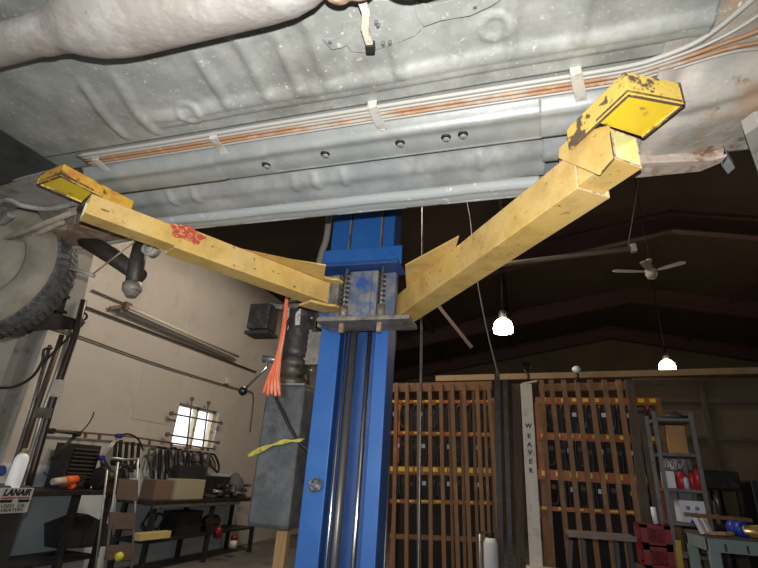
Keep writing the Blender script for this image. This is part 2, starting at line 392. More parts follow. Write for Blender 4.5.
# far right-hand bench on the left wall
B2 = .92
bench('workbench', 'dark steel workbench below the barred window', 6.0, 9.0, XL + .02, -4.95, B2, [(-5.0, 6.1), (-5.5, 6.1), (-5.0, 7.5), (-5.5, 7.5), (-5.0, 8.9), (-5.5, 8.9)], .42)
bf = MB().bb(-4.95, -4.925, 6.0, 8.2, .83, .87); bf.build('bench_edge_strip', STEELG, label='pale metal strip along the front edge of the workbench below the window', cat='strip')
B1 = 1.06
bench('workbench', 'dark workbench with slatted panel on it, left of the step ladder', 3.9, 5.35, XL + .02, -4.95, B1, [(-5.0, 4.0), (-5.0, 4.75), (-5.0, 5.25), (-5.5, 4.0), (-5.5, 5.25)], .35)
k = MB(); a = W(60, 525, x=-5.2); b_ = W(88, 514, x=-5.2); c = W(113, 526, x=-5.2); 
MB().prism([a, b_, c, W(113, 546, x=-5.2), W(60, 549, x=-5.2)], (-.25, 0, 0)).build('tarp_covered_box', BLK2, label='black peaked cover on the shelf under the nearer workbench', cat='cover', bevel=.01)
# slatted dark cabinet
sc_ = thing('louvred_cabinet', 'dark cabinet with louvred front standing on the nearer workbench', 'cabinet', W(80, 488, x=-5.3))
xa = -5.28
A = W(71, 443, x=xa); Bq = W(100, 446, x=xa); Cq = W(92, 490, x=xa); Dq = W(62, 487, x=xa)
zt = (A.z + Bq.z) / 2; zb = B1; ya = (A.y + Dq.y) / 2; yb = (Bq.y + Cq.y) / 2
MB().bb(xa - .25, xa, ya, yb, zb, zt).build('case', BLK, sc_, bevel=.006)
lv = MB()
for i in range(9):
    z = zb + .08 + i * (zt - zb - .14) / 8
    lv.box((xa + .012, (ya + yb) / 2, z), (.03, (yb - ya) * .82, .012), Matrix.Rotation(.5, 3, 'Y'))
lv.build('louvres', mat('dark_brown_metal', (.055, .045, .038), .5), sc_)
# orange hand tool
ot = thing('grinder', 'orange and black hand grinder on the nearer workbench', 'power tool', W(72, 486, x=-5.05))
q = W(72, 481, x=-5.05)
MB().cyl(q + Vector((0, -.10, .0)), q + Vector((0, .07, .02)), .055, .045, 14).build('motor_body', TOOLO, ot)
MB().cyl(q + Vector((0, -.25, -.01)), q + Vector((0, -.10, 0)), .035, .045, 12).build('handle', PALEP, ot)
MB().box(q + Vector((.0, .09, 0)), (.10, .08, .13)).build('guard', BLK, ot, bevel=.01)
MB().bar(q + Vector((0, -.02, -.05)), q + Vector((.0, .03, -.02)), .06, .08).build('trigger_block', TOOLO, ot)

def arm_lamp(pts, head, label, m, knobm):
    root = thing('swing_arm_lamp', label, 'lamp', pts[0])
    for i in range(len(pts) - 1):
        a, b = pts[i], pts[i + 1]
        g = MB()
        for s_ in (-.018, .018):
            g.tube([a + Vector((s_, 0, 0)), b + Vector((s_, 0, 0))], .012, 8)
        g.build('arm', m, root)
        MB().cyl(b + Vector((-.04, 0, 0)), b + Vector((.04, 0, 0)), .032, None, 12).build('joint', knobm, root)
    if head:
        h0, h1 = head
        MB().lathe(h0, h1 - h0, [(0, .03), ((h1 - h0).length * .4, .05), ((h1 - h0).length, .10)], 16).build('lamp_shade', BLK, root)
    return root
X1 = -5.2
arm_lamp([W(52, 459, x=X1), W(77, 434, x=X1), W(51, 431, x=X1)], None, 'folded black swing arm lamp hanging above the left end of the bench', BLK, BLK)
MB().tube(smoothpts([W(77, 435, x=X1), W(86, 427, x=X1), W(92, 418, x=X1), W(94, 412, x=X1)]), .008, 6).build('wire_rod', BLK, label='thin black wire rod sticking up beside the folded black lamp', cat='rod')
MB().tube(smoothpts([W(52, 459, x=X1), W(50, 468, x=X1), W(47, 475, x=X1), W(44, 472, x=X1)]), .006, 6).build('hanging_wire', BLK, label='short black wire dangling under the folded black lamp', cat='wire')
arm_lamp([W(103, 465, x=X1), W(101, 458, x=X1), W(119, 436, x=X1), ], (W(103, 460, x=X1), W(107, 478, x=X1)), 'grey double-rod swing arm lamp with blue joint above the bench grinder', ALU, mat('blue_joint', (.03, .03, .22), .4))
MB().tube(smoothpts([W(119, 436, x=X1), W(128, 434, x=X1), W(138, 439, x=X1), W(143, 450, x=X1)]), .012, 8).build('hanging_cable', BLK, label='black cable arching right from the blue lamp joint', cat='cable')
# bench grinder
bg = thing('bench_grinder', 'black bench grinder at the right end of the nearer workbench', 'grinder', W(108, 492, x=-5.1))
q = W(110, 478, x=-5.1)
MB().cyl(q + Vector((0, -.12, 0)), q + Vector((0, .12, 0)), .09, None, 16).build('motor_housing', BLK, bg)
for s_ in (-1, 1):
    MB().cyl(q + Vector((0, s_ * .14, 0)), q + Vector((0, s_ * .19, 0)), .125, None, 20).build('wheel_guard', BLK2, bg)
MB().bb(q.x - .1, q.x + .1, q.y - .14, q.y + .14, B1, q.z - .05).build('base', BLK, bg)
# step ladder
XS = -4.62
def sx(px, py): return W(px, py, x=XS)
st = thing('step_ladder', 'pale metal step ladder with brown treads between the two workbenches', 'ladder', sx(118, 566))
MB().tube([sx(118, 462), sx(104, 575)], .013, 8).build('side_rail', ALU, st)
MB().tube([sx(138, 458), sx(131, 578)], .013, 8).build('side_rail', ALU, st)
MB().tube([sx(110, 470) + Vector((-.03, -.01, 0)), sx(97, 585) + Vector((-.05, .0, .0))], .011, 8).build('rear_leg', ALU, st)
MB().tube([sx(112, 458), sx(126, 459.5), sx(138, 459)], .013, 8).build('top_rail', ALU, st)
for (a, b, c, d) in (((118, 478), (137, 480), (136.5, 501), (115.5, 499)), ((109, 512), (134.5, 513), (134, 529), (107.5, 529)), ((106, 545), (133.5, 545), (133, 560), (104, 560))):
    MB().prism([sx(*a), sx(*b), sx(*c), sx(*d)], (.02, 0, 0)).build('tread', BROWNP, st)
q = sx(115, 556) + Vector((.06, 0, 0))
MB().lathe(q, (0, 0, 1), [(-.05, .001), (-.045, .025), (-.02, .045), (.01, .05), (.035, .036), (.05, .001)], 16).build('loose_yellow_ball', YBALL, st)  # loose ball before the lowest tread, only parented to the ladder
# items hanging on the left wall above bench 2
XH = XL + .10
for i, (x, y, h) in enumerate(((116, 444, 18), (121, 443, 20), (127, 445, 22), (133, 445, 24), (139, 446, 20))):
    g = thing('hanging_wrench', 'dark long hand tool hung in the row above the step ladder', 'tool', W(x, y + h, x=XH), 'hand tools hung above the step ladder')
    a = W(x, y - 3, x=XH); b_ = W(x - 2, y + h, x=XH)
    MB().bar(a, b_, .022, .05, up=(0, 1, 0)).build('shank', BLK, g)
    MB().lathe(b_, (1, 0, 0), [(-.02, .02), (-.02, .05), (.02, .05), (.02, .02), (-.02, .02)], 12).build('ring_end', BLK, g)
q = W(128, 468, x=XH)
MB().bb(XL + .02, XL + .03, W(121, 475, x=XL).y, W(137, 475, x=XL).y, W(128, 476, x=XL).z, W(128, 462, x=XL).z).build('paper_notice', WHITEP, label='white sheet pinned to wall behind the step ladder top', cat='paper')
loops = [(152, 449, 26, 5), (158, 448, 40, 6), (163, 449, 42, 7), (168, 450, 34, 6), (173, 449, 38, 8), (179, 450, 30, 6), (184, 451, 28, 8), (190, 452, 24, 5), (198, 452, 20, 5), (206, 453, 20, 6), (212, 454, 20, 5)]
for i, (x, y, h, wd) in enumerate(loops):
    a = W(x - wd / 2, y, x=XH); b_ = W(x + wd / 2, y + 1, x=XH); c = W(x, y + h, x=XH)
    tilt = random.uniform(-3, 9); h += random.uniform(-7, 6); wd += random.uniform(-2, 3)
    pts = [a, W(x - wd / 2 - 1 + tilt * .3, y + h * .5, x=XH + .02), W(x - wd / 4 + tilt, y + h * .9, x=XH + .03), W(x + wd / 4 + tilt, y + h, x=XH + .03), W(x + wd / 2 + 1 + tilt * .6, y + h * .6, x=XH + .02), b_]
    MB().tube(smoothpts(pts + [a], 5)[:-1], .016 if i % 2 else .02, 8, closed=True).build('hanging_belt_loop', BLK if i % 3 else mat('grey_hose', (.075, .072, .07), .55), label='dark rubber belt loop hanging in the bunch under the barred window', cat='belt', group='belt loops on the left wall rail')
for i, (x, y, h) in enumerate(((155, 450, 30), (166, 451, 22), (176, 451, 30), (187, 452, 18), (194, 453, 24), (202, 453, 16), (209, 454, 22))):
    p = W(x, y, x=XH + .05); q = W(x + random.uniform(-4, 3), y + h, x=XH + .06)
    g = MB(); g.tube(smoothpts([p, (p + q) / 2 + Vector((0, random.uniform(-.06, .06), 0)), q]), random.uniform(.012, .03), 8)
    g.build('hanging_hose', BLK if i % 2 else MATS['grey_hose'], label='short dark hose hanging among the belt loops under the barred window', cat='hose', group='short hoses on the left wall rail')
XC = -5.2
def pxbox(name, x0, y0, x1, y1, X, depth, m, label, cat='box', zbase=None, bevel=.004):
    a = W(x0, y0, x=X); b_ = W(x1, y1, x=X)
    z0 = b_.z if zbase is None else zbase
    return MB().bb(X - depth, X, min(a.y, b_.y), max(a.y, b_.y), z0, a.z).build(name, m, label=label, cat=cat, bevel=bevel)
pxbox('pale_box', 178, 479, 203, 496, -5.1, .2, PGREEN, 'pale olive box at the middle of the workbench below the window', zbase=B2)
pxbox('brown_box', 157, 480, 175, 496, -5.15, .25, BROWNB, 'brown box just left of the pale olive box on the workbench', zbase=B2)
pxbox('black_crate', 206, 476, 228, 496, -5.2, .28, BLK, 'black crate right of the pale olive box on the workbench', zbase=B2)
bt = thing('battery_charger', 'black charger with handle sitting behind the pale olive box', 'charger', W(193, 478, x=-5.35))
a = W(182, 465, x=-5.3); b_ = W(205, 478, x=-5.3)
MB().bb(-5.5, -5.3, a.y, b_.y, B2, a.z).build('case', BLK2, bt, bevel=.01)
MB().tube(smoothpts([(-5.4, a.y + .05, a.z), (-5.4, a.y + .08, a.z + .06), (-5.4, b_.y - .08, a.z + .06), (-5.4, b_.y - .05, a.z)]), .012, 8).build('handle', BLK, bt)
# vise and scrap parts
vs = thing('bench_vise', 'dark bench vise at the right end of the workbench below the window', 'vise', W(228, 495, x=-5.1))
q = W(228, 490, x=-5.1); q.z = B2
MB().cyl(q, q + Vector((0, 0, .06)), .10, None, 16).build('swivel_base', GREASY, vs)
MB().box(q + Vector((0, 0, .12)), (.16, .14, .12)).build('body', GREASY, vs, bevel=.015)
MB().box(q + Vector((.14, 0, .15)), (.07, .2, .10)).build('jaw', STEELG, vs, bevel=.01)
MB().tube([q + Vector((.25, -.12, .1)), q + Vector((.25, .12, .12))], .012, 8).build('handle', STEELG, vs)
MB().cyl(q + Vector((.08, 0, .1)), q + Vector((.27, 0, .1)), .02).build('screw', STEELG, vs)
for i in range(34):
    px = random.uniform(208, 246); py = random.uniform(480, 494)
    q = W(px, py, x=random.uniform(-5.35, -4.98))
    q.z = B2 + random.uniform(.02, .05) + (0 if i < 12 else (.08 if i < 24 else .16))
    g = MB(); rr = random.uniform(.03, .06)
    d = Vector((random.uniform(-1, 1), random.uniform(-1, 1), random.uniform(-.2, .2))).normalized()
    if i % 3 == 0: g.lathe(q, d, [(-.03, rr * .4), (-.03, rr), (.03, rr), (.03, rr * .4), (-.03, rr * .4)], 14)
    elif i % 3 == 1: g.cyl(q - d * .08, q + d * .08, rr * .6, rr * .4, 10)
    else: g.bar(q - d * .1, q + d * .1, .05, .04)
    g.build('scrap_part', GREASY if i % 4 else STEELG, label='small greasy metal part in the heap at the right end of the bench', cat='metal part', group='scrap parts heaped on the bench')
q = W(236, 474, x=-5.2)
MB().lathe(Vector((-5.2, q.y, B2 + .1)), (0, 0, 1), [(0, .001), (0, .17), (.10, .19), (.2, .15), (.3, .06), (.33, .001)], 20).build('grey_helmet_cover', mat('dusty_grey', (.10, .10, .095), .7), label='dusty grey rounded cover at the far right of the bench beside the oil tank', cat='cover')
# under bench 2
S2 = .42
for i, (px, py, r_) in enumerate(((150, 520, .11), (158, 521, .10), (147, 523, .09))):
    q = W(px, py, x=-5.2); g = MB()
    pts = [q + Vector((.02 * math.sin(3 * a_), math.cos(a_) * r_, math.sin(a_) * r_)) for a_ in [2 * math.pi * k_ / 24 for k_ in range(24)]]
    g.tube(pts, .014, 6, closed=True); g.build('coiled_cord', BLK, label='black coiled cord in the bunch on the lower shelf', cat='cord', group='coiled cords under the bench')
pxbox('toolbox', 180, 512, 200, 530, -5.1, .3, BLK, 'plain black toolbox on the lower shelf below the olive box', 'toolbox', zbase=S2)
tb = thing('pump_motor', 'dark ribbed motor on the lower shelf right of the toolbox', 'motor', W(210, 528, x=-5.15))
q = W(212, 521, x=-5.15)
MB().lathe(q + Vector((0, -.22, 0)), (0, 1, 0), [(0, .001), (0, .06)] + [(.04 + i * .03, .10 if i % 2 else .085) for i in range(11)] + [(.42, .05), (.42, .001)], 18).build('motor_body', GREASY, tb)
MB().bb(q.x - .1, q.x + .1, q.y - .15, q.y + .15, S2, q.z - .06).build('foot', GREASY, tb)
q = W(152, 534, x=-4.85)
MB().bar(W(137, 537, x=-4.9), W(168, 534, x=-4.9), .10, .09).build('yellow_board', YBOARD, label='short yellow board lying low in front of the bench right of the ladder', cat='board', bevel=.004)
ws = thing('red_white_canister', 'red topped white canister at the foot of the bench near the oil tank', 'canister', W(233, 548, x=-4.9))
q = W(234, 540, x=-4.9)
MB().cyl(Vector((q.x, q.y, q.z - .12)), Vector((q.x, q.y, q.z)), .06, None, 16).build('body', WHITE, ws)
MB().cyl(Vector((q.x, q.y, q.z)), Vector((q.x, q.y, q.z + .08)), .062, .05, 16).build('cap', REDM, ws)
rc = W(218, 532, x=-5.0)
MB().lathe((rc.x, rc.y, rc.z - .08), (0, 0, 1), [(0, .001), (0, .07), (.12, .07), (.16, .04), (.18, .001)], 16).build('red_tin', REDM, label='small red tin on the lower shelf left of the red topped canister', cat='tin')

# ================================================================== LEFT NEAR POST with service pipes and sign
XP = -3.05
def lp(px, py, dx=0.): return W(px, py, x=XP + dx)
gp = thing('grey_support_post', 'grey flanged steel post at the left edge behind the tyre', 'post', (XP, 2.3, 1.2))
g = MB()
def vpost(y0, y1, x0, x1, z0, z1): g.bb(x0, x1, y0, y1, z0, z1)
ZSG = lp(15, 486, .12).z + .002; A = lp(42, 330); Bp = lp(12, 450); yr = (A.y + Bp.y) / 2
yl = yr - .34
g.bb(XP - .16, XP - .14, yl, yr, ZSG, 3.3)
g.build('web', GREYM, gp)
MB().bb(XP - .3, XP, yr - .02, yr, ZSG, 3.3).build('flange', GREYM, gp)
MB().bb(XP - .3, XP, yl - .02, yl, ZSG, 3.3).build('flange', GREYM, gp)
MB().bb(XP - .03, XP + .0, yl + .05, yl + .17, ZSG, 3.3).build('cover_strip', GREYM, gp)
# upper grey leaning plate
MB().prism([lp(74, 232), lp(97, 240), lp(78, 330), lp(62, 330)], (-.06, 0, 0)).build('upper_plate', GREYM, label='flat grey plate between the tyre and the dark crossing tube', cat='plate', bevel=.004)
def pipe(name, pts, r, m, label, dx=0., cat='pipe'):
    return MB().tube([lp(x, y, dx) for x, y in pts], r, 10).build(name, m, label=label, cat=cat)
pipe('service_pipe', [(84, 300), (76, 332), (53, 400), (33, 470), (28, 488)], .022, mat('brown_black_pipe', (.045, .03, .026), .35, .2), 'shiny dark pipe rising rightmost beside the grey post', .03)
pipe('service_pipe', [(70, 330), (57, 372), (41, 418), (20, 488)], .013, ALU, 'pale thin pipe second from the right beside the grey post', .0)
pipe('service_pipe', [(62, 335), (36, 410), (23, 452)], .017, COND, 'brown pipe running down to the milky white lamp', .0)
pipe('service_pipe', [(50, 345), (32, 408), (12, 470)], .012, STEELG, 'dull grey thin pipe nearest to the grey post flange', -.02)
MB().bar(lp(60, 380, .05), lp(55, 397, .05), .05, .05).build('pipe_clamp', WHITE, label='white sleeve on the rightmost dark pipe', cat='clamp')
MB().bar(lp(44, 408, .03), lp(41, 418, .03), .09, .06).build('pipe_clamp', STEELG, label='grey clamp holding the pipes low above the white lamp', cat='clamp')
MB().tube(smoothpts([lp(-6, 387, .06), lp(15, 386, .06), lp(32, 377, .06), lp(42, 362, .06), lp(44, 350, .06), lp(52, 348, .06)]), .009, 8).build('looped_cable', BLK, label='black cable curving across the grey post', cat='cable')
MB().bar(lp(40, 366, .04), lp(76, 330, .04), .012, .012).build('brace_rod', BLK, label='thin diagonal rod between the pipes by the grey post', cat='rod')
kb = thing('black_bracket', 'black shelf bracket under the tyre with comb of stub bars above', 'bracket', lp(60, 328))
MB().prism([lp(26, 331, .02), lp(44, 312, .02), lp(60, 314, .02), lp(86, 322, .02), lp(80, 329, .02)], (-.12, 0, 0)).build('plate', BLK, kb)
for i, y in enumerate((271, 281, 292, 307)):
    MB().bar(lp(58 - i * 2, y, .0), lp(75 - i * 3, y + 6, .0), .02, .02).build('stub_bar', BLK, kb)
MB().prism([lp(72, 262), lp(78, 265), lp(62, 316), lp(54, 316)], (-.03, 0, 0)).build('back_strip', BLK, kb)
MB().tube(smoothpts([lp(80, 318), lp(84, 320), lp(87, 316), lp(83, 312), lp(80, 316)]), .008, 6).build('hook', BLK, kb)
lm = thing('milky_lamp', 'glowing milky white tube lamp standing above the heater sign', 'lamp', lp(14, 490, .08))
a = lp(24, 453, .07); b_ = lp(10, 492, .07)
MB().tube([a + (b_ - a) * t_ for t_ in (0, .06, .15, .6, 1)], [.012, .03, .038, .040, .040], 16).build('tube', TWHITE, lm)
MB().tube([a + (a - b_) * .12, a], [.016, .02], 12).build('cap', mat('amber_cap', (.35, .28, .12), .5), lm)
# heater cabinet and sign
hc = thing('heater_cabinet', 'dark grey heater cabinet carrying the white sign at the lower left corner', 'heater', (XP, 2.3, 0))
c1 = lp(26, 514, .12); zt = lp(15, 486, .12).z
yR = c1.y
MB().bb(XP - .35, XP + .10, yR - .6, yR, 0, zt).build('case', mat('dark_cabinet_grey', (.05, .05, .047), .5, .1, [((.09, .085, .08), 5, .5, .7)]), hc, bevel=.008)
xs = XP + .12
s0 = W(0, 513, x=xs); s1 = W(33, 488, x=xs)
sy0 = W(2.5, 489, x=xs).y; sy1 = (W(33, 488, x=xs).y + W(28, 513, x=xs).y) / 2; sz0 = W(14, 513, x=xs).z; sz1 = W(18, 488, x=xs).z
sg = thing('heater_sign', 'white LANAIR sign plate with black and red lettering at the lower left corner'.replace('LANAIR ', ''), 'sign', (xs, (sy0 + sy1) / 2, sz0))
MB().bb(xs - .02, xs, sy0, sy1, sz0, sz1).build('plate', SIGNW, sg)
ww = sy1 - sy0; hh = sz1 - sz0; ym = (sy0 + sy1) / 2
def srect(u0, u1, v0, v1, m, name): MB().bb(xs, xs + .001, sy0 + u0 * ww, sy0 + u1 * ww, sz0 + v0 * hh, sz0 + v1 * hh).build(name, m, sg)
o = text('lettering', 'LANAIR', hh * .36, (xs + .001, ym, sz0 + hh * .81), (0, 1, 0), (0, 0, 1), INK, sg, shear=.25, bold=.0022, sx=1.0)
bbx = [v.co.y for v in o.data.vertices]; sc0 = ww * .86 / (max(bbx) - min(bbx)); cy = (max(bbx) + min(bbx)) / 2
for v in o.data.vertices: v.co.y = (v.co.y - cy) * sc0 + (ym - org(sg).y)
srect(.06, .94, .56, .63, REDINK, 'red_stripe'); srect(.04, .44, .42, .53, INK, 'black_stripe'); srect(.60, .96, .42, .53, INK, 'black_stripe')
MB().prism([(xs, ym - .02 * 1, sz0 + hh * .42), (xs, ym + .02, sz0 + hh * .42), (xs, ym + .006, sz0 + hh * .62), (xs, ym - .012, sz0 + hh * .55)], (.0012, 0, 0)).build('emblem', SIGNW, sg)
text('lettering', 'USED  OIL', hh * .19, (xs + .001, ym, sz0 + hh * .29), (0, 1, 0), (0, 0, 1), INK, sg, sx=1.3)
text('lettering', 'HEATERS', hh * .19, (xs + .001, ym, sz0 + hh * .12), (0, 1, 0), (0, 0, 1), INK, sg, sx=1.3)
q = W(0, 472, x=XP + .02)
MB().cyl(q + Vector((0, -.1, -.02)), q + Vector((0, .015, .01)), .03, None, 14).build('blue_cap_can', BTAPE, label='small bright blue cap at the left edge above the sign', cat='cap')

# ================================================================== CAR
car = thing('raised_car', 'grey car with scuffed rusty underbody raised on the yellow lift arms', 'car', (-.6, .6, 2.3))
def grid(name, x0, x1, y0, y1, st, zf, m, thick=.006, parent=car):
    nx = int((x1 - x0) / st) + 1; ny = int((y1 - y0) / st) + 1
    xs_ = np.linspace(x0, x1, nx); ys_ = np.linspace(y0, y1, ny)
    X_, Y_ = np.meshgrid(xs_, ys_, indexing='ij'); Z_ = zf(X_, Y_)
    V = np.stack([X_, Y_, Z_], -1).reshape(-1, 3) - np.array(org(parent))
    i, j = np.meshgrid(np.arange(nx - 1), np.arange(ny - 1), indexing='ij'); a = (i * ny + j).ravel()
    Fq = np.stack([a, a + 1, a + ny + 1, a + ny], -1)
    me = bpy.data.meshes.new(name); me.from_pydata(V.tolist(), [], Fq.tolist()); me.materials.append(m)
    for p in me.polygons: p.use_smooth = True
    o = bpy.data.objects.new(name, me); col.objects.link(o); o.parent = parent; ORG[o.name] = org(parent)
    s_ = o.modifiers.new('solid', 'SOLIDIFY'); s_.thickness = thick; s_.offset = 1
    return o
def sst(e0, e1, x):
    t_ = np.clip((x - e0) / (e1 - e0), 0, 1); return t_ * t_ * (3 - 2 * t_)
def bumpb(x, c, w_): return np.exp(-((x - c) / w_) ** 2)
def zpan(X, Y):
    z = np.full_like(X, 2.505)
    for i, rx in enumerate((-1.30, -1.17, -.86, -.71, -.60, -.50, -.28, -.12, .03, .20)):
        y0, y1 = ((.80, 1.06), (.74, .99), (.80, .99))[0 if rx < -1.1 else (1 if i % 2 else 2)]
        amp = (.013, .011, .012)[i % 3]
        curve = .06 * sst(.75, 1.0, Y) * (1 if rx < -.9 else .3)
        z = z - amp * bumpb(X + curve, rx + curve.max() * .3, .016 + .004 * (i % 2)) * sst(y0 - .05, y0 + .05, Y) * (1 - sst(y1 - .02, y1 + .02, Y))
    z = z - .012 * bumpb(Y, .985, .016) * sst(-1.25, -1.1, X)          # long swage
    z = z - .010 * sst(.985, 1.0, Y) * sst(-1.25, -1.1, X) * (1 - sst(1.03, 1.045, Y))
    for (cx, cy) in ((-1.02, .99), (-.02, .90)):
        rr = np.sqrt((X - cx) ** 2 + (Y - cy) ** 2); z = z - .008 * bumpb(rr, .035, .009)
    z = z + .05 * sst(.54, .40, Y)                                      # tunnel
    z = z + .0025 * np.sin(X * 9 + 2 * Y) * np.cos(Y * 7)
    z = z - .10 * sst(.45, 1.0, X)
    return z
grid('floor_pan', -1.80, .50, -.75, 1.088, .0075, zpan, PAN)
# transmission tunnel side & more pan beyond the camera is part of floor_pan
grid('line_channel', -1.80, .42, 1.08, 1.185, .01, lambda X, Y: 2.514 + 0 * X, RAILM)
def zrail(X, Y):
    z = 2.500 - .045 * sst(1.175, 1.205, Y) - .006 * sst(1.20, 1.30, Y)
    z = z + .006 * bumpb(Y, 1.235, .02)
    z = z + .004 * sst(-1.08, -1.06, X) + .004 * sst(-.86, -.84, X)
    return z
grid('side_rail', -1.68, .10, 1.175, 1.303, .008, zrail, RAILM, .004)
MB().bb(-1.68, .10, 1.2985, 1.3035, 2.449, 2.50).build('rail_flange', RAILM, car)
for (px, py) in ((266, 165.5), (325, 154.5), (400, 143.5), (446, 138), (463, 135)):
    q = W(px, py, z=2.449); g = MB()
    g.lathe(q + Vector((0, 0, -.001)), (0, 0, 1), [(0, .001), (0, .015), (.004, .017)], 16)
    hl = g.build('drain_hole', RUBBER, car)
    MB().lathe(q + Vector((0, .0075, -.0022)), (0, 0, 1), [(0, .001), (0, .0115), (.001, .0120)], 16).build('inner_skin', RAILM, hl)
def zrock(X, Y):
    z = 2.498 - .030 * sst(1.36, 1.42, Y) * (1 - .3 * sst(-.02, .05, X)) - .012 * sst(1.44, 1.50, Y)
    for i, rx in enumerate((-1.42, -1.30, -.83, -.74, -.62, -.1)):
        z = z - .008 * bumpb(X, rx, .014) * sst(1.36, 1.39, Y) * (1 - sst(1.44, 1.46, Y))
    for (cx, cy) in ((-1.22, 1.46), (-1.1, 1.38), (-1.15, 1.42), (-.86, 1.385), (-.35, 1.38), (-.32, 1.42), (-.3, 1.46)):
        z = z - .004 * bumpb(np.sqrt((X - cx) ** 2 + (Y - cy) ** 2), 0, .010)
    return z
grid('rocker_panel', -1.72, .12, 1.30, 1.525, .008, zrock, ROCK)
def zsill(X, Y):
    z = 2.455 - .030 * sst(1.515, 1.53, Y) + .003 * bumpb(Y, 1.55, .010)
    return z - .002 * np.sin(X * 14)
grid('sill_flange', -1.74, .10, 1.515, 1.592, .008, zsill, SILLM, .004)
MB().bb(-1.74, .10, 1.585, 1.592, 2.420, 2.45).build('pinch_weld', SILLM, car)
MB().bb(-2.0, .45, 1.56, 1.60, 2.475, 3.1).build('body_side', mat('grey_body_paint', (.25, .28, .31), .3, .4), car)
# brake and fuel lines
yb = [1.100, 1.115, 1.130, 1.145, 1.160]
mm = [PIPEM2, PIPEM2, PIPEM, PIPEM, PIPEM2]
for i, y in enumerate(yb):
    z = 2.492 - (.002 if i % 2 else 0); r_ = (.0075, .005, .006, .006, .0045)[i]
    e0 = W(706 + i * 6, 44 + i * 4, z=2.49); e1 = W(748 + i * 12, 4 + i * 10, z=2.49)
    pts = [(-1.62, y, z), (-1.2, y + .002, z), (-.8, y - .001, z), (-.3, y, z), (.2, y + .002, z), (.33, y + .0, z), (.40, y - .012, z), (e0.x - .012 * (4 - i) * .3, y - .05, z), (e1.x, e1.y, z), (e1.x + .08, e1.y - .12, z)]
    MB().tube(smoothpts(pts, 8), r_, 10).build('brake_line', mm[i], car)
for (a, b_) in (((213, 138), (233, 165)), ((372, 107), (383, 131)), ((576, 74), (583, 107)), ((95, 160), (116, 178))):
    p = W(*a, z=2.476); q = W(*b_, z=2.476); g = MB()
    g.bar(p, q, .032, .003, up=(0, 0, 1)); g.cyl(q + Vector((0, 0, -.004)), q + Vector((0, 0, .004)), .011)
    g.bar(p, p + Vector((0, -.002, .028)), .03, .004)
    g.build('line_clip', CLIPM, car, bevel=.001)
# exhaust
ex = [(-2.4, .59, 2.395), (-1.5, .575, 2.39), (-1.22, .570, 2.387), (-1.10, .567, 2.383), (-1.04, .56, 2.38), (-1.0, .555, 2.376)]
MB().tube(smoothpts(ex, 6), [.048] * 31, 24).build('exhaust_pipe', EXH, car)
g = MB(); prof = [(-1.13, .05), (-1.11, .053), (-1.08, .052), (-1.04, .058), (-1.0, .074), (-.955, .092), (-.91, .104), (-.86, .108), (-.5, .106), (-.44, .100), (-.39, .082), (-.36, .066), (-.345, .052)]
vs_ = []; fs_ = []; sg_ = 32
for (x, r_) in prof:
    for k_ in range(sg_):
        a_ = 2 * math.pi * k_ / sg_
        yc = .567 - .007 * (r_ - .05) / .05; vs_.append((x, yc + math.cos(a_) * r_ * 1.0, 2.382 + math.sin(a_) * min(r_, .085)))
for i in range(len(prof) - 1):
    for k_ in range(sg_):
        k2 = (k_ + 1) % sg_; fs_.append((i * sg_ + k_, i * sg_ + k2, (i + 1) * sg_ + k2, (i + 1) * sg_ + k_))
g.add(vs_, fs_, None, True); g.build('muffler', EXH, car)
MB().tube(smoothpts([(-1.06, .565, 2.382), (-1.055, .565, 2.382), (-1.03, .563, 2.381)], 3), .053, 24).build('pipe_collar', EXH, car)
MB().tube(smoothpts([(-.36, .60, 2.40), (-.32, .605, 2.40), (-.28, .61, 2.40), (-.24, .60, 2.40)], 5), [.056, .060, .064, .066, .066, .064, .06, .06, .062, .062, .06, .056, .052, .05, .048, .046], 20).build('rusty_coupling', EXHR, car)
MB().tube(smoothpts([(-.25, .60, 2.40), (-.2, .60, 2.40), (-.1, .595, 2.40), (.0, .58, 2.405), (.10, .55, 2.41), (.3, .5, 2.41)], 5), [.05, .055, .062, .070, .078, .084, .088, .09, .09, .09, .09, .088, .084, .08, .076, .072, .068, .064, .06, .056, .052, .05, .05, .05, .05, .05], 24).build('rear_muffler', mat('bright_exhaust', (.74, .73, .71), .45, .2, [((.6, .55, .5), 12, .5, .7)], .1), car)
# exhaust hanger
hp = [W(360, -4, z=2.42), W(366, 12, z=2.42), W(365, 28, z=2.43), W(369, 42, z=2.44)]
g = MB()
for i in range(3): g.bar(hp[i], hp[i + 1] + (hp[i + 1] - hp[i]) * .12, .020, .012, up=(0, 0, 1))
hg = g.build('exhaust_hanger', HANG, car, bevel=.003)
MB().bar(W(370, 43, z=2.442), W(371, 51, z=2.442), .024, .022).build('rubber_bushing', RUBBER, hg, bevel=.003)
def plate(name, px, z, m, th=.003):
    o = MB().prism([W(x, y, z=z) for x, y in px], (0, 0, th)).build(name, m, car, bevel=.0012); return o
plate('mount_plate', [(342, 22), (362, 18), (362, 0), (425, 0), (423, 28), (415, 36), (392, 45), (365, 53), (352, 52), (344, 42)], 2.484, PAN)
plate('mount_tab', [(322, 39), (334, 38), (346, 30), (352, 42), (342, 48), (332, 50)], 2.480, PAN)
plate('heat_shield', [(414, 2), (430, 5), (470, -4), (500, -14), (520, -14), (492, 6), (470, 16), (440, 21), (424, 27), (417, 18)], 2.476, PAN)
for (px, py) in ((376, 24), (378, 27), (390, 44), (383, 45), (330, 43), (475, 8)):
    q = W(px, py, z=2.474); MB().cyl(q, q + Vector((0, 0, .012)), .005, None, 8).build('bolt', STEELG, car)
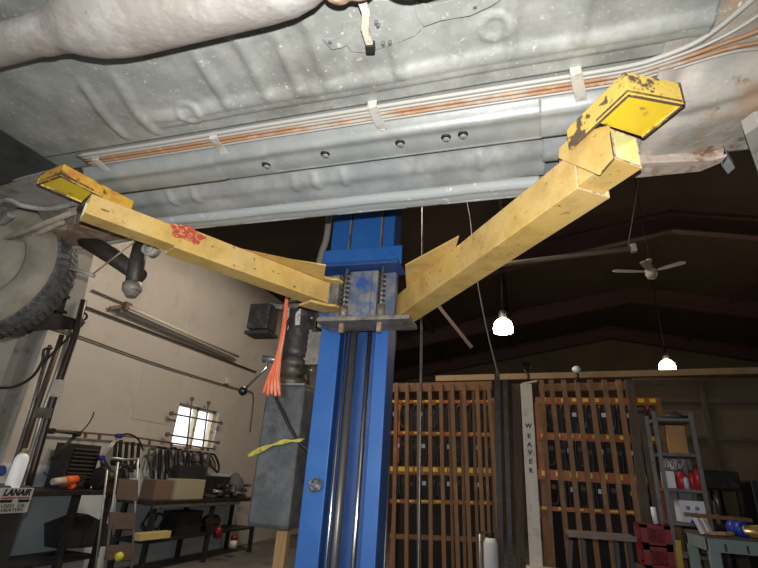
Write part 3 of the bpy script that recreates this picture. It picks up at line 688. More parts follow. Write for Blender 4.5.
# rear kick-up, rusty
def zrear(X, Y):
    z = 2.505 - .075 * sst(1.08, 1.25, Y) + .02 * np.sin(Y * 20 + X * 6) * .3 + .012 * bumpb(Y - 1.22 + .25 * (X - .7), 0, .02)
    z = z - .015 * sst(.5, .62, X) * (1 - sst(.95, 1.05, Y)) + .02 * bumpb(X - .52 + .3 * (Y - 1), 0, .03)
    return z
grid('rear_floor', .405, 1.15, -.3, 1.47, .012, zrear, RUSTPAN, .004)
def zr2(X, Y):
    z = 2.508 - .045 * sst(1.175, 1.205, Y) - .006 * sst(1.2, 1.3, Y) + .006 * bumpb(Y, 1.235, .02)
    return z
grid('rear_rail_extension', .095, .42, 1.175, 1.31, .01, zr2, ROCK, .004)
def zr3(X, Y): return 2.490 - .030 * sst(1.33, 1.42, Y) + .03 * sst(1.44, 1.47, Y)
grid('rear_rocker', .11, .80, 1.30, 1.47, .01, zr3, ROCK, .004)
jr = [W(560, 180, z=2.40), W(640, 178, z=2.40), W(700, 172, z=2.40), W(722, 163, z=2.40), W(728, 156, z=2.40), W(712, 160, z=2.40), W(640, 163, z=2.40), W(560, 167, z=2.40)]
MB().prism(jr, (0, 0, .035)).build('jacking_rail', RUSTY if False else mat('rusty_white_rail', (.48, .40, .34), .65, .1, [(RUST, 10, .48, .6), ((.62, .60, .58), 20, .55, .65)], .3, 40), car, bevel=.004)
MB().prism([W(722, 166, z=2.41), W(728, 156, z=2.41), W(724, 150, z=2.41), W(735, 168, z=2.41), W(728, 174, z=2.41)], (0, 0, .03)).build('rail_end_cap', SILLM, car)
MB().prism([W(745, 135, z=2.36), W(758, 126, z=2.36), W(800, 120, z=2.36), W(800, 190, z=2.36), W(762, 184, z=2.36)], (0, 0, .05)).build('rear_arch_panel', GREYM, car)
# black splash shield + front structure
MB().prism([W(-30, 112, z=2.47), W(0, 130, z=2.47), W(57, 166, z=2.47), W(48, 172, z=2.46), W(0, 186, z=2.45), W(-40, 200, z=2.45)], (0, 0, .004)).build('splash_shield', SHIELD, car)
g = MB(); ZF = 2.455
g.prism([W(x, y, z=ZF) for x, y in ((-20, 186), (48, 172), (90, 190), (84, 206), (56, 208), (22, 206), (8, 214), (-30, 214))], (0, 0, .03))
g.build('front_crossmember', FRONTM, car, bevel=.006)
g = MB(); g.tube(smoothpts([W(-10, 206, z=2.44), W(8, 200, z=2.44), W(24, 206, z=2.44), W(50, 209, z=2.44), W(76, 203, z=2.44)]), .012, 10); g.build('crossmember_lip', FRONTM, car)
ZA = 2.43
for (a, b_) in (((-12, 246), (74, 212)), ((-12, 256), (62, 222))):
    MB().cyl(W(*a, z=ZA - .02), W(*b_, z=ZA - .02), .0135).build('steering_rod', mat('dusty_rod', (.40, .36, .29), .6, .2, [((.25, .21, .16), 10, .45, .65)]), car)
MB().prism([W(x, y, z=2.45) for x, y in ((34, 207), (76, 210), (74, 226), (62, 232), (44, 222))], (0, 0, .03)).build('link_bracket', FRONTM, car, bevel=.005)
MB().prism([W(x, y, z=2.42) for x, y in ((46, 228), (66, 230), (80, 226), (108, 234), (140, 236), (118, 243), (74, 248), (62, 240))], (0, 0, .03)).build('lower_rusty_flange', RUSTY, car, bevel=.005)
MB().tube(smoothpts([W(60, 248, z=2.41), W(85, 247, z=2.41), (W(110, 243, z=2.41)), W(135, 238, z=2.41)]), .010, 10).build('lower_edge_tube', FRONTM, car)
MB().tube(smoothpts([W(6, 205, z=2.47), W(-2, 212, z=2.46), W(2, 222, z=2.45), W(12, 214, z=2.45)]), .018, 10).build('ball_joint', FRONTM, car)
MB().prism([W(x, y, z=2.55) for x, y in ((-40, 200), (60, 200), (75, 240), (40, 250), (-40, 260))], (0, 0, .02)).build('wheel_arch_liner', SHIELD, car)
# wheel
wc = Vector((-2.51, 1.53, 2.26)); wax = Vector((-.28, 1, .0)).normalized()
wh = MB().lathe(wc, wax, [(-.095, .20), (-.115, .24), (-.112, .29), (-.09, .325), (-.07, .338)], 64).build('tyre_sidewall', MUD, car)
tr = MB().lathe(wc, wax, [(-.07, .336), (-.062, .348), (0, .354), (.075, .348), (.09, .33), (.11, .29), (.115, .20)], 64)
d, sd, u = frame(wax)
for k_ in range(64):
    a_ = 2 * math.pi * k_ / 64
    rd = sd * math.cos(a_) + u * math.sin(a_); tg = d.cross(rd)
    for (t0, t1, s_) in ((-.072, -.008, 1), (.008, .072, -1)):
        p = wc + d * t0 + rd * (.351 - (.003 if abs(t0) > .05 else -.002)) + tg * .010 * s_
        q = wc + d * t1 + rd * (.351 - (.003 if abs(t1) > .05 else -.002)) - tg * .010 * s_
        tr.bar(p, q, .021, .012, up=rd)
tr.build('tyre_tread', TYRE, car)
MB().lathe(wc, wax, [(-.05, .001), (-.06, .08), (-.05, .12), (-.05, .18), (-.095, .198), (-.10, .205)], 40).build('wheel_rim', MUD, car)
# dark link, shock and bushing
YS = 1.62
def yy_(px, py, dy=0): return W(px, py, y=YS + dy)
MB().tube([yy_(86, 240), yy_(112, 256), yy_(140, 276)], [.042, .042, .036], 18).build('lower_link', GREASY, car)
MB().tube([yy_(143, 236, -.02), yy_(137, 262, -.02), yy_(132, 292, -.02)], [.034, .036, .036], 18).build('shock_absorber', GREASY, car)
MB().tube([yy_(132.5, 284, -.02), yy_(132, 290, -.02), yy_(131, 297, -.02)], [.042, .043, .022], 16).build('shock_end', GREYG, car)
q = yy_(152, 250, -.05)
MB().lathe(q + Vector((0, -.03, 0)), (0, 1, 0), [(0, .012), (0, .020), (.006, .020), (.006, .027), (.0, .034), (.05, .034), (.05, .01)], 20).build('bushing', FRONTM, car)
MB().tube([yy_(93, 274, -.08), yy_(120, 253, -.08), yy_(142, 236, -.08)], .004, 6).build('wire', RUSTY, car)
MB().tube([yy_(70, 268, -.08), yy_(84, 272, -.08), yy_(94, 276, -.08)], .010, 8).build('clamp_end', FRONTM, car)

# ================================================================== LIFT
lift = thing('vehicle_lift', 'blue steel lift column with pale yellow swing arms holding the car', 'car lift', (-.85, 2.5, 0))
CX0, CX1 = -1.07, -.675; CY0, CY1 = 2.35, 2.50; CT = 3.9
lr = -.953; rl = -.748
MB().bb(CX0, lr, CY0, CY0 + .012, 0, CT).build('front_flange', BLUE, lift, bevel=.003)
MB().bb(rl, CX1, CY0, CY0 + .012, 0, CT).build('front_flange', BLUE, lift, bevel=.003)
MB().bb(CX0, CX0 + .012, CY0 + .012, CY1, 0, CT).build('side_wall', BLUED, lift)
MB().bb(CX1 - .012, CX1, CY0 + .012, CY1, 0, CT).build('side_wall', BLUED, lift)
MB().bb(lr - .012, lr, CY0 + .012, CY0 + .07, 0, CT).build('inner_lip', BLUED, lift)
MB().bb(rl, rl + .012, CY0 + .012, CY0 + .07, 0, CT).build('inner_lip', BLUED, lift)
MB().bb(CX0 + .012, CX1 - .012, CY1 - .008, CY1, 0, CT).build('rear_web', BLUED, lift)
MB().bb(CX0 - .06, CX1 + .06, CY0 - .1, CY1 + .1, 0, .02).build('base_plate', BLUED, lift)
xr1 = W(351, 368, y=2.43).x; xr2 = W(367.5, 368, y=2.41).x; xr3 = W(345, 368, y=2.40).x - .004
MB().cyl((xr1, 2.43, .0), (xr1, 2.43, 2.22), .024).build('hydraulic_cylinder', CYLM, lift)
MB().cyl((xr2, 2.41, .0), (xr2, 2.41, 2.22), .013).build('chrome_piston_rod', CHROME, lift)
MB().cyl((xr3 + .004, 2.385, .0), (xr3 + .004, 2.385, 2.22), .007).build('chrome_guide_rod', CHROME, lift)
# slide plate above the carriage (inside the column, proud of it)
a = W(351, 248, y=2.32); b_ = W(381, 215, y=2.32)
MB().bb(a.x, b_.x + .01, 2.31, 2.345, 2.60, 3.15).build('slide_plate', BLUE, lift, bevel=.004)
for x in (a.x - .012, b_.x + .012): MB().bb(x - .004, x + .004, 2.31, 2.345, 2.62, 3.15).build('slide_guide', GREYG, lift)
# carriage
KX0, KX1 = -1.075, -.635; KZ0 = 2.16; KZ1 = 2.475; KY0 = 2.17
MB().bb(KX0, KX1 + .04, KY0, 2.345, KZ1 - .012, KZ1 + .012).build('carriage_top_plate', BLUED, lift, bevel=.004)
q0 = W(330, 262, y=KY0 + .04); 
MB().bb(KX0 + .03, KX1 + .05, KY0 + .04, KY0 + .05, KZ1 - .0, KZ1 + .11).build('blue_front_plate', BLUE, lift, bevel=.003)
g = MB(); g.bb(KX0 + .06, KX1 + .12, KY0 - .02, 2.345, KZ0 - .02, KZ0 + .005); g.build('carriage_bottom_plate', GREYG, lift, bevel=.006)
MB().bb(KX0, KX1, 2.30, 2.34, KZ0, KZ1).build('carriage_back_plate', BLUEG, lift)
xa_ = W(343, 280, y=2.25).x; xb_ = W(390, 280, y=2.25).x
MB().bb(W(350, 280, y=2.24).x, W(378, 280, y=2.24).x, 2.235, 2.30, KZ0, KZ1 - .02).build('carriage_box', BLUEG, lift, bevel=.005)
MB().bb(W(361, 280, y=2.23).x, W(372, 280, y=2.23).x, 2.225, 2.235, KZ0 + .03, KZ1 - .03).build('centre_bar', BLUEG, lift)
for (sxp) in (347, 383):
    xx = W(sxp, 280, y=2.21).x; g = MB()
    pts = []
    for k_ in range(7 * 12 + 1):
        a_ = 2 * math.pi * k_ / 12; pts.append((xx + .017 * math.cos(a_), 2.20 + .017 * math.sin(a_), 2.235 + k_ / 84 * .19))
    g.tube(pts, .0042, 6); sp = g.build('lock_spring', SPRING, lift)
    MB().cyl((xx, 2.20, KZ0 - .03), (xx, 2.20, KZ1 - .02), .008).build('lock_pin', GREYG, sp)
    MB().cyl((xx, 2.20, 2.17), (xx, 2.20, 2.235), .024, None, 14).build('pin_collar', GREYG, lift)
    MB().bb(xx - .012, xx + .012, 2.19, 2.21, KZ0 - .07, KZ0 - .02).build('pin_foot', RUSTY, lift)
for px in (353, 389):
    q = W(px, 256, y=KY0 + .035); g = MB(); g.tube(arc((q.x, q.y, KZ1 + .045), .026, 0, math.pi, 12, (1, 0, 0), (0, 0, 1)), .003, 6); g.build('welded_lug', BLUE, lift)
MB().bb(W(341, 275, y=2.19).x - .05, W(341, 275, y=2.19).x - .005, 2.19, 2.24, 2.24, 2.42).build('pivot_block', GREYG, lift, bevel=.006)

def hollow(g, p0, p1, w_, h_, t_, m=None, inner=None):
    d, s_, u_ = frame(Vector(p1) - Vector(p0)); p0 = Vector(p0); p1 = Vector(p1)
    def ring(p, hw, hh_): return [p + s_ * a + u_ * b for a, b in ((-hw, -hh_), (hw, -hh_), (hw, hh_), (-hw, hh_))]
    o0, o1 = ring(p0, w_ / 2, h_ / 2), ring(p1, w_ / 2, h_ / 2); i0, i1 = ring(p0, w_ / 2 - t_, h_ / 2 - t_), ring(p1, w_ / 2 - t_, h_ / 2 - t_)
    V = o0 + o1 + i0 + i1
    for k_ in range(4):
        n_ = (k_ + 1) % 4
        g.add(V, [(k_, n_, 4 + n_, 4 + k_)], m); g.add(V, [(8 + k_, 12 + k_, 12 + n_, 8 + n_)], inner or m)
        g.add(V, [(k_, 8 + k_, 8 + n_, n_)], CHIP); g.add(V, [(4 + k_, 4 + n_, 12 + n_, 12 + k_)], CHIP)
def make_arm(tip, piv, ext, side, wi, wo, hi=.105, ho=.134, dz=-.004):
    tip = Vector(tip); piv = Vector(piv); d = (piv - tip).normalized()
    s_ = d.cross(Vector((0, 0, 1))).normalized()
    g = MB(); o0 = tip + d * ext
    hollow(g, o0 + Vector((0, 0, dz)), piv, wo, ho, .007, YEL, CREAM)
    arm = g.build('swing_arm', YEL, lift, bevel=.004)
    g = MB(); hollow(g, tip, piv - d * .3, wi, hi, .008, YEL, CREAM)
    g.build('extension_tube', YEL, arm, bevel=.002)
    return arm, d, s_
# right arm
RT = Vector((.315, 1.205, 2.298)); RP = Vector((-.602, 2.442, 2.304))
rarm, rd_, rs_ = make_arm(RT, RP, .13, 1, .100, .124)
# left arm
LT = Vector((-1.60, 1.185, 2.308)); LP = Vector((-1.02, 2.19, 2.306))
larm, ld_, ls_ = make_arm(LT, LP, .34, -1, .092, .110, .086, .112, 0)
# red paint smear, thin coat patch on the left arm camera side
cs = Vector((ld_.y, -ld_.x, 0)).normalized()
c0 = W(213, 243, y=LT.y + .33); 
g = MB()
p_ = LT + ld_ * .38 + cs * .0556 + Vector((0, 0, .025)); 
pts = []
for k_ in range(18):
    a_ = 2 * math.pi * k_ / 18; rj = 1 + .18 * math.sin(5 * a_) + random.uniform(-.05, .05)
    pts.append(p_ + ld_ * math.cos(a_) * .075 * rj + Vector((0, 0, 1)) * math.sin(a_) * .036 * rj)
g.prism(pts, cs * .0012); g.build('red_paint_smear', REDP, larm)
# punched holes and scratches on arms
def spot(arm, base, d, n_, along, up_, r_, m, sx_=1):
    c_ = base + d * along + n_ + Vector((0, 0, up_)); g = MB()
    pts = [c_ + d * math.cos(2 * math.pi * k_ / 12) * r_ * sx_ + Vector((0, 0, 1)) * math.sin(2 * math.pi * k_ / 12) * r_ for k_ in range(12)]
    g.prism(pts, n_.normalized() * .0015); g.build('paint_chip' if sx_ != 1 or r_ < .006 else 'punched_hole', m, arm)
rcs = Vector((rd_.y, -rd_.x, 0)).normalized()
if rcs.dot(Vector((0, 0, 0)) - Vector((RT.x, RT.y, 0))) < 0: rcs = -rcs
spot(rarm, RT, rd_, rcs * .0595, .125, .02, .009, RUBBER)
for al, up_, r_, k_ in ((.17, -.005, .0016, 22), (.30, -.02, .0015, 14), (.45, -.035, .003, 2), (.62, -.03, .003, 2.5), (.86, .0, .004, 1.6), (1.0, -.04, .003, 2), (1.1, -.045, .0025, 2.5), (1.25, -.01, .003, 2)):
    spot(rarm, RT, rd_, rcs * .0595, al, up_, r_, YELR, k_)
for al, up_, r_, k_ in ((.50, .01, .003, 2), (.72, -.02, .003, 2), (.95, -.035, .004, 1.8), (.85, .0, .002, 3), (.06, -.005, .004, 4)):
    spot(larm, LT, ld_, cs * (.0555 if al > .34 else .0465), al, up_, r_, YELR, k_)

def pad(arm, P, D, N, L_, B, Wd, zb_, h_, label=None):
    """tray saddle: P rear inner corner..., P near corner; D dir outwards along the tray; N across"""
def tray(arm, c00, c10, c11, c01, zb_, zt_, walls, mplate, mwall):
    """corners 2-D of the bottom plate (z=zb_), upstanding walls on the listed edges"""
    C = [Vector((c[0], c[1], zb_)) for c in (c00, c10, c11, c01)]
    o = MB().prism(C, (0, 0, .008), mplate, YELR).build('pad_plate', mplate, arm)
    cen = sum(C, Vector()) / 4
    for (i, j, m_, ext_) in walls:
        a, b = C[i], C[j]; n_ = Vector((b - a).cross(Vector((0, 0, 1)))).normalized()
        if n_.dot(cen - a) < 0: n_ = -n_
        a2 = a - (b - a).normalized() * 0; b2 = b + (b - a).normalized() * ext_
        z0 = Vector((0, 0, -.006)); z1 = Vector((0, 0, zt_ - zb_))
        g = MB(); g.prism([a2 + z0, b2 + z0, b2 + z1, a2 + z1], n_ * .010, m_, YELR); g.build('pad_flange', m_, arm, bevel=.002)
    return o
ZB = 2.362; ZT = 2.432
rc = [W(628, 92, z=ZB), W(686, 103, z=ZB), W(644, 137, z=ZB), W(596, 122, z=ZB)]
tray(rarm, rc[0], rc[1], rc[2], rc[3], ZB, ZT, ((0, 1, YELC, 0), (0, 3, YELC, .12), (1, 2, YELC, 0)), YELB, YELC)
# cheek plate wrapping the extension tube
a = W(558, 156, z=2.37); 
def onplane(px, py, p, n_):
    r_ = ray(px, py); return CAM + r_ * ((Vector(p) - CAM).dot(n_) / r_.dot(n_))
pp = RT + rcs * .066
g = MB(); g.prism([onplane(x, y, pp, rcs) for x, y in ((608, 125), (613, 158), (598, 175), (558, 158), (559, 148), (572, 135))], -rcs * .008, YEL, YELR)
g.build('cheek_plate', YEL, rarm, bevel=.002)
g = MB(); q1 = RT + rd_ * .012 + rcs * .052; q2 = RT + rd_ * .135 + rcs * .062
g.prism([q1 + Vector((0, 0, .064)), q2 + Vector((0, 0, .075)), q2 + Vector((0, 0, -.0)), q1 + Vector((0, 0, -.045))], rcs * .006, YELC, YELR)
lc = [W(60, 175, z=ZB), W(36, 184, z=ZB), W(81, 203, z=ZB), W(93, 192, z=ZB)]
tray(larm, lc[0], lc[1], lc[2], lc[3], ZB + .004, 2.412, ((0, 1, YELO, 0), (0, 3, YELO, .16), (1, 2, YELC, 0)), YELB, YELO)
# gusset plates near the pivots
g = MB(); pz = 2.366
ga = W(405, 266, z=pz); gb = W(459, 237, z=pz); gc = W(470, 245, z=pz) ; gd = RP + Vector((.03, .0, pz - RP.z))
g.prism([ga, gb, RP - rd_ * .52 + Vector((0, 0, pz - RP.z)), RP + Vector((0, 0, pz - RP.z))], (0, 0, .010)); g.build('gusset_plate', YEL, rarm, bevel=.002)
g = MB(); ga = W(326, 266, z=pz); gb = W(215, 249, z=pz); gb2 = W(206, 250, z=pz)
g.prism([ga, gb, LP - ld_ * .62 + Vector((0, 0, pz - LP.z)), LP + Vector((.0, 0, pz - LP.z))], (0, 0, .010)); g.build('gusset_plate', YEL, larm, bevel=.002)
for z_ in (2.372, 2.222):
    g = MB(); c_ = Vector((W(338, 270, y=2.19).x, 2.20, z_))
    pts = [LP - ld_ * .10 + cs * .055, c_ + Vector((-.02, -.055, 0)), c_ + Vector((.02, -.04, 0)), c_ + Vector((.035, 0, 0)), c_ + Vector((.02, .05, 0)), LP - cs * .03 + ld_ * .05, LP - ld_ * .10 - cs * .055]
    pts = [Vector((p.x, p.y, z_)) for p in pts]; g.prism(pts, (0, 0, .014)); g.build('pivot_lug', YEL, larm, bevel=.003)
MB().prism([LP - cs * .05 + Vector((0, 0, .06)), LP + cs * .055 + Vector((0, 0, .06)), LP + cs * .055 + Vector((0, 0, -.06)), LP - cs * .05 + Vector((0, 0, -.06))], ld_ * .008).build('arm_end_plate', YEL, larm)
MB().prism([RP + rs_ * .058 + Vector((0, 0, .063)), RP - rs_ * .058 + Vector((0, 0, .063)), RP - rs_ * .058 + Vector((0, 0, -.068)), RP + rs_ * .058 + Vector((0, 0, -.068))], rd_ * .01).build('arm_end_plate', YEL, rarm, bevel=.002)

# power unit
pu_y = 2.56
def pq(px, py, dy=0): return W(px, py, y=pu_y + dy)
mx_ = -1.325
pu = MB().lathe((mx_, pu_y, 2.04), (0, 0, 1), [(0, .001), (0, .104)] + [(.03 + i * .018, .108 if i % 2 else .103) for i in range(14)] + [(.30, .106), (.33, .11), (.34, .10), (.375, .08), (.39, .03), (.392, .001)], 28).build('power_unit', PUM, lift)
MB().lathe((mx_, pu_y, 2.335), (0, 0, 1), [(0, .10), (.0, .114), (.025, .114), (.055, .09), (.068, .03), (.07, .001)], 28).build('motor_cap', mat('dusty_motor_cap', (.16, .14, .12), .5, .2), pu)
q = pq(267, 321); MB().box((q.x, pu_y - .05, q.z), (.145, .12, .165)).build('control_box', PUM, pu, bevel=.006)
q2 = pq(266, 337); MB().box((q2.x - .005, pu_y - .05, q2.z), (.165, .13, .02)).build('box_lid_rim', PUM, pu)
MB().bar((q.x + .03, pu_y - .03, q.z + .085), (mx_, pu_y, 2.36), .05, .03).build('junction_arm', GREYG, pu)
for (x0, x1, y0, y1, tilt) in ((283, 291, 308, 330, 0), (294, 303, 308, 325, 0)):
    a, b_ = pq((x0 + x1) / 2, y0, -.114), pq((x0 + x1) / 2 - 1, y1, -.114)
    MB().bar(a, b_, .032, .003, up=(0, -1, 0)).build('rating_plate', PLBL, pu)
MB().lathe((mx_, pu_y, 1.86), (0, 0, 1), [(0, .10), (.03, .115), (.05, .115), (.06, .085), (.12, .09), (.13, .105), (.16, .105), (.18, .09)], 24).build('pump_body', mat('greasy_brown_pump', (.10, .085, .065), .5, .3, [((.03, .025, .02), 12, .45, .6)], .3, 40), pu)
q = pq(272, 362); MB().cyl(Vector((mx_ - .06, pu_y - .05, q.z)), Vector((q.x - .02, pu_y - .08, q.z)), .022).build('valve', STEELG, pu)
a = pq(268, 358, -.08); b_ = pq(266, 368, -.08); c = pq(243, 391, -.08)
lv_ = MB().tube([a, b_, c], .008, 8).build('release_lever', CHROME, pu)
MB().lathe(c, (0, 0, 1), [(-.028, .001), (-.024, .014), (-.012, .025), (0, .028), (.012, .025), (.024, .014), (.028, .001)], 18).build('lever_knob', KNOB, lv_)
g = MB(); z0, z1 = 1.13, 1.86; xm = -1.295
vsb = []
for (z_, hw, hd) in ((z0, .112, .09), (z0 + .02, .120, .10), (z1 - .02, .122, .10), (z1, .118, .095)):
    for (sx_, sy_) in ((-1, -.85), (-.85, -1), (.85, -1), (1, -.85), (1, .85), (.85, 1), (-.85, 1), (-1, .85)): vsb.append((xm + sx_ * hw, pu_y - .02 + sy_ * hd, z_))
fsb = [tuple(range(8))[::-1], tuple(range(24, 32))]
for i in range(3):
    for k_ in range(8): fsb.append((i * 8 + k_, i * 8 + (k_ + 1) % 8, (i + 1) * 8 + (k_ + 1) % 8, (i + 1) * 8 + k_))
g.add(vsb, fsb); g.build('oil_tank', TANK, pu, bevel=.006)
MB().bb(xm - .118, xm + .118, pu_y - .12, pu_y + .08, z1, z1 + .015).build('tank_lid', STEELG, pu, bevel=.003)
MB().bb(mx_ + .05, CX0, pu_y - .04, pu_y + .02, 2.0, 2.2).build('mounting_bracket', GREYG, pu)
# hoses
MB().tube(smoothpts([pq(303, 304, -.12), pq(290, 318, -.14), pq(281, 345, -.14), pq(275, 390, -.14), pq(284, 415, -.14), pq(296, 438, -.13), pq(305, 448, -.12), pq(317, 458, -.1)]), .0095, 10).build('hydraulic_hose', RUBBER, pu)
MB().tube(smoothpts([pq(303, 304, -.12), pq(312, 302, -.1), pq(322, 299, -.05)]), .008, 8).build('hydraulic_hose', RUBBER, pu)
for i in range(5):
    q = pq(311 - (i % 2), 318 + i * 13, -.03); MB().cyl(q + Vector((-.012, 0, 0)), q + Vector((.012, 0, 0)), .010, None, 8).build('hose_fitting', STEELG, pu)
MB().tube([pq(314, 318, .0), pq(309, 350, .0), pq(308, 388, .0)], .008, 8).build('hydraulic_hose', RUBBER, pu)
# hoses going up the column
MB().tube(smoothpts([W(318, 268, y=2.6), W(322, 252, y=2.6), W(327, 235, y=2.6), W(330, 200, y=2.6), W(331, 160, y=2.6)]), .022, 10).build('cable_sleeve', mat('grey_cable_sleeve', (.25, .23, .20), .6), lift)
MB().tube([W(334, 262, y=2.6), W(336, 200, y=2.6)], .006, 8).build('return_hose', RUSTY, lift)
# wire bundle on the column
q = W(315, 485, y=2.33); g = MB()
for i in range(9):
    ax_ = Vector((random.uniform(-1, 1), random.uniform(-1, 1), random.uniform(-1, 1))).normalized(); d, s_, u_ = frame(ax_)
    g.tube(arc(q, random.uniform(.022, .034), 0, 2 * math.pi * 23 / 24, 23, s_, u_), .0028, 6, closed=True)
g.build('tangled_wire_ball', STEELG, label='ball of tangled grey wire stuck to the blue column', cat='wire')
# orange ribbon rag
g = MB()
top = pq(287, 296, -.16); bot = pq(272, 392, -.17)
for i in range(9):
    o_ = (i - 4) / 4
    pts = [top + Vector((o_ * .006, 0, 0)), pq(284 + o_ * 1.5, 325, -.165), pq(279 + o_ * 2, 355, -.165 - .004 * (i % 2)), pq(274 + o_ * 5 , 376, -.17 - .01 * (i % 2)), pq(272.5 + o_ * 8 + (1 if i % 2 else -1), 393 + (i % 3) * 1.5, -.17 - .012 * (i % 2))]
    g.tube(smoothpts(pts, 4), [.006] * 9 + [.007] * 4 + [.009] * 4, 6)
g.build('orange_ribbon', ORANGE, label='faded orange ribbon tied around the motor and hanging over the oil tank', cat='ribbon')
g = MB()
for o_ in (-1, 0, 1): g.tube(smoothpts([pq(248, 456 + o_, -.14), pq(262, 449 + o_ * 1.8, -.15), pq(282, 442 + o_ * -1.5, -.15), pq(298, 440.5 + o_, -.14), pq(304, 439 - o_ * .5, -.10)]), .0045, 6)
g.build('yellow_rope', YROPE, label='yellow rope strands stretched across the dark oil tank', cat='rope')
# plank beside the column
a, b_ = W(308, 340, y=2.70), W(292, 575, y=2.70)
pl = MB(); xk = (a.x + b_.x) / 2
pl.bb(a.x - .035, a.x + .03, 2.68, 2.72, 0, 2.5); pl.build('upright_plank', PLANK, label='tan wooden plank standing between the blue column and the oil tank', cat='plank')

# hanging pipes right of the column
MB().tube([W(398, 372 - 60, y=2.75), W(391, 375, y=2.75), W(384, 570, y=2.75), (W(384, 570, y=2.75) + (W(384, 570, y=2.75) - W(391, 375, y=2.75)) * .6)], .010, 8).build('vertical_grey_pipe', STEELG, label='grey pipe running down close right of the blue column', cat='pipe')
a = W(423, 205, y=4.2); b_ = W(418.5, 570, y=4.2); MB().tube([a + (a - b_) * .5, a, b_, b_ + (b_ - a) * .2], .012, 8).build('hanging_pole', STEELG, label='thin grey pole hanging in front of the left slatted rack', cat='pole')
MB().tube(smoothpts([W(464, 190, y=5.6), W(470, 215, y=5.6), W(476, 270, y=5.6), W(486, 325, y=5.6), W(499, 378, y=5.6)]), .010, 8).build('hanging_air_hose', mat('dull_hose', (.16, .14, .12), .6), label='grey air hose hanging from roof down to the dark post', cat='hose')
MB().tube([W(639, 180, y=5.6), W(628, 246, y=5.6)], .005, 6).build('suspension_wire', mat('dull_wire', (.16, .13, .11), .6), label='thin wire holding the right end of the pale hanging tube', cat='wire')
ft = thing('hanging_tube_fixture', 'long pale tube fixture hanging behind the right yellow arm', 'light fixture', W(560, 256, y=5.5))
a, b_ = W(440, 272, y=5.7), W(635, 248, y=5.6)
MB().cyl(a, b_, .030, None, 12).build('tube', mat('dusty_tube', (.26, .20, .15), .6), ft)
MB().bar(b_ + (a - b_) * .02, b_ - (a - b_) * .005, .06, .10).build('end_cap', PALEP, ft)
# diagonal roof braces seen left of the column and under the arm
br = MB(); br.bar(W(268, 213, y=8), W(322, 268, y=8), .06, .06); br.build('roof_brace', BEAMM if False else mat('grey_brown_steel', (.04, .03, .024), .6), label='slanting roof brace left of the blue column', cat='brace')
MB().bar(W(436, 303, y=8), W(472, 348, y=8), .06, .06).build('roof_brace', BEAMM, label='slanting roof brace right of the blue column', cat='brace')

# lamps
def pendant(px, py, y, s_, label, energy):
    c_ = W(px, py, y=y)
    root = thing('pendant_lamp', label, 'lamp', c_)
    MB().lathe(c_, (0, 0, 1), [(-.15 * s_, .001), (-.15 * s_, .18 * s_), (-.06 * s_, .19 * s_), (.04 * s_, .165 * s_), (.11 * s_, .10 * s_), (.13 * s_, .05 * s_)], 24).build('glass_dome', glow, root)
    MB().lathe(c_, (0, 0, 1), [(.13 * s_, .055 * s_), (.14 * s_, .075 * s_), (.27 * s_, .075 * s_), (.3 * s_, .02 * s_), (.3 * s_, .001)], 16).build('ballast_housing', STEELG, root)
    zr = roofz(c_.x)
    MB().cyl(c_ + Vector((0, 0, .3 * s_)), Vector((c_.x, c_.y, zr - .02)), .012, None, 8).build('stem', BLK, root)
    ld = bpy.data.lights.new('pendant_light', 'POINT'); ld.energy = energy * .5; ld.color = (1, .72, .42); ld.shadow_soft_size = .22
    lo = bpy.data.objects.new('pendant_light', ld); col.objects.link(lo); lo.parent = root; lo.location = (0, 0, -.25 * s_)
    return root
pendant(503, 325, 9.0, 1.0, 'bright pendant lamp hanging nearer, above the white lettered post', 55)
pendant(667, 365, 13.0, 1.0, 'bright pendant lamp farther off at right, low over the tan girt', 55)
pendant(785, 285, 9.5, 1.0, 'pendant lamp just past the right edge of the view', 90)
def added_lamp(x, y, z, e, c_=(1, .84, .66)):  # lamps added out of view behind the car to brighten the left wall
    root = thing('added_wall_lamp', 'added unseen lamp hanging over the left bay at %s' % ('the wall side' if x < -3 else 'the car side'), 'lamp', (x, y, z), 'added lamps lighting the left wall')
    root['label'] = 'added unseen lamp above the car, lighting the left wall' if y < 5 else 'added unseen lamp beyond the blue column, lighting the left wall'
    MB().lathe((x, y, z), (0, 0, 1), [(-.12, .2), (.0, .17), (.1, .06), (.12, .001)], 20).build('reflector', STEELG, root)
    MB().cyl((x, y, z + .1), (x, y, roofz(x) - .005), .012, None, 8).build('stem', BLK, root)
    ld = bpy.data.lights.new('added_wall_light', 'SPOT'); ld.spot_size = math.radians(176); ld.spot_blend = .2; ld.energy = e; ld.color = c_; ld.shadow_soft_size = .2
    lo = bpy.data.objects.new('added_wall_light', ld); col.objects.link(lo); lo.parent = root; lo.location = (0, 0, -.15)
added_lamp(-2.6, 4.4, 5.25, 210)
added_lamp(-2.0, 5.8, 5.75, 330)
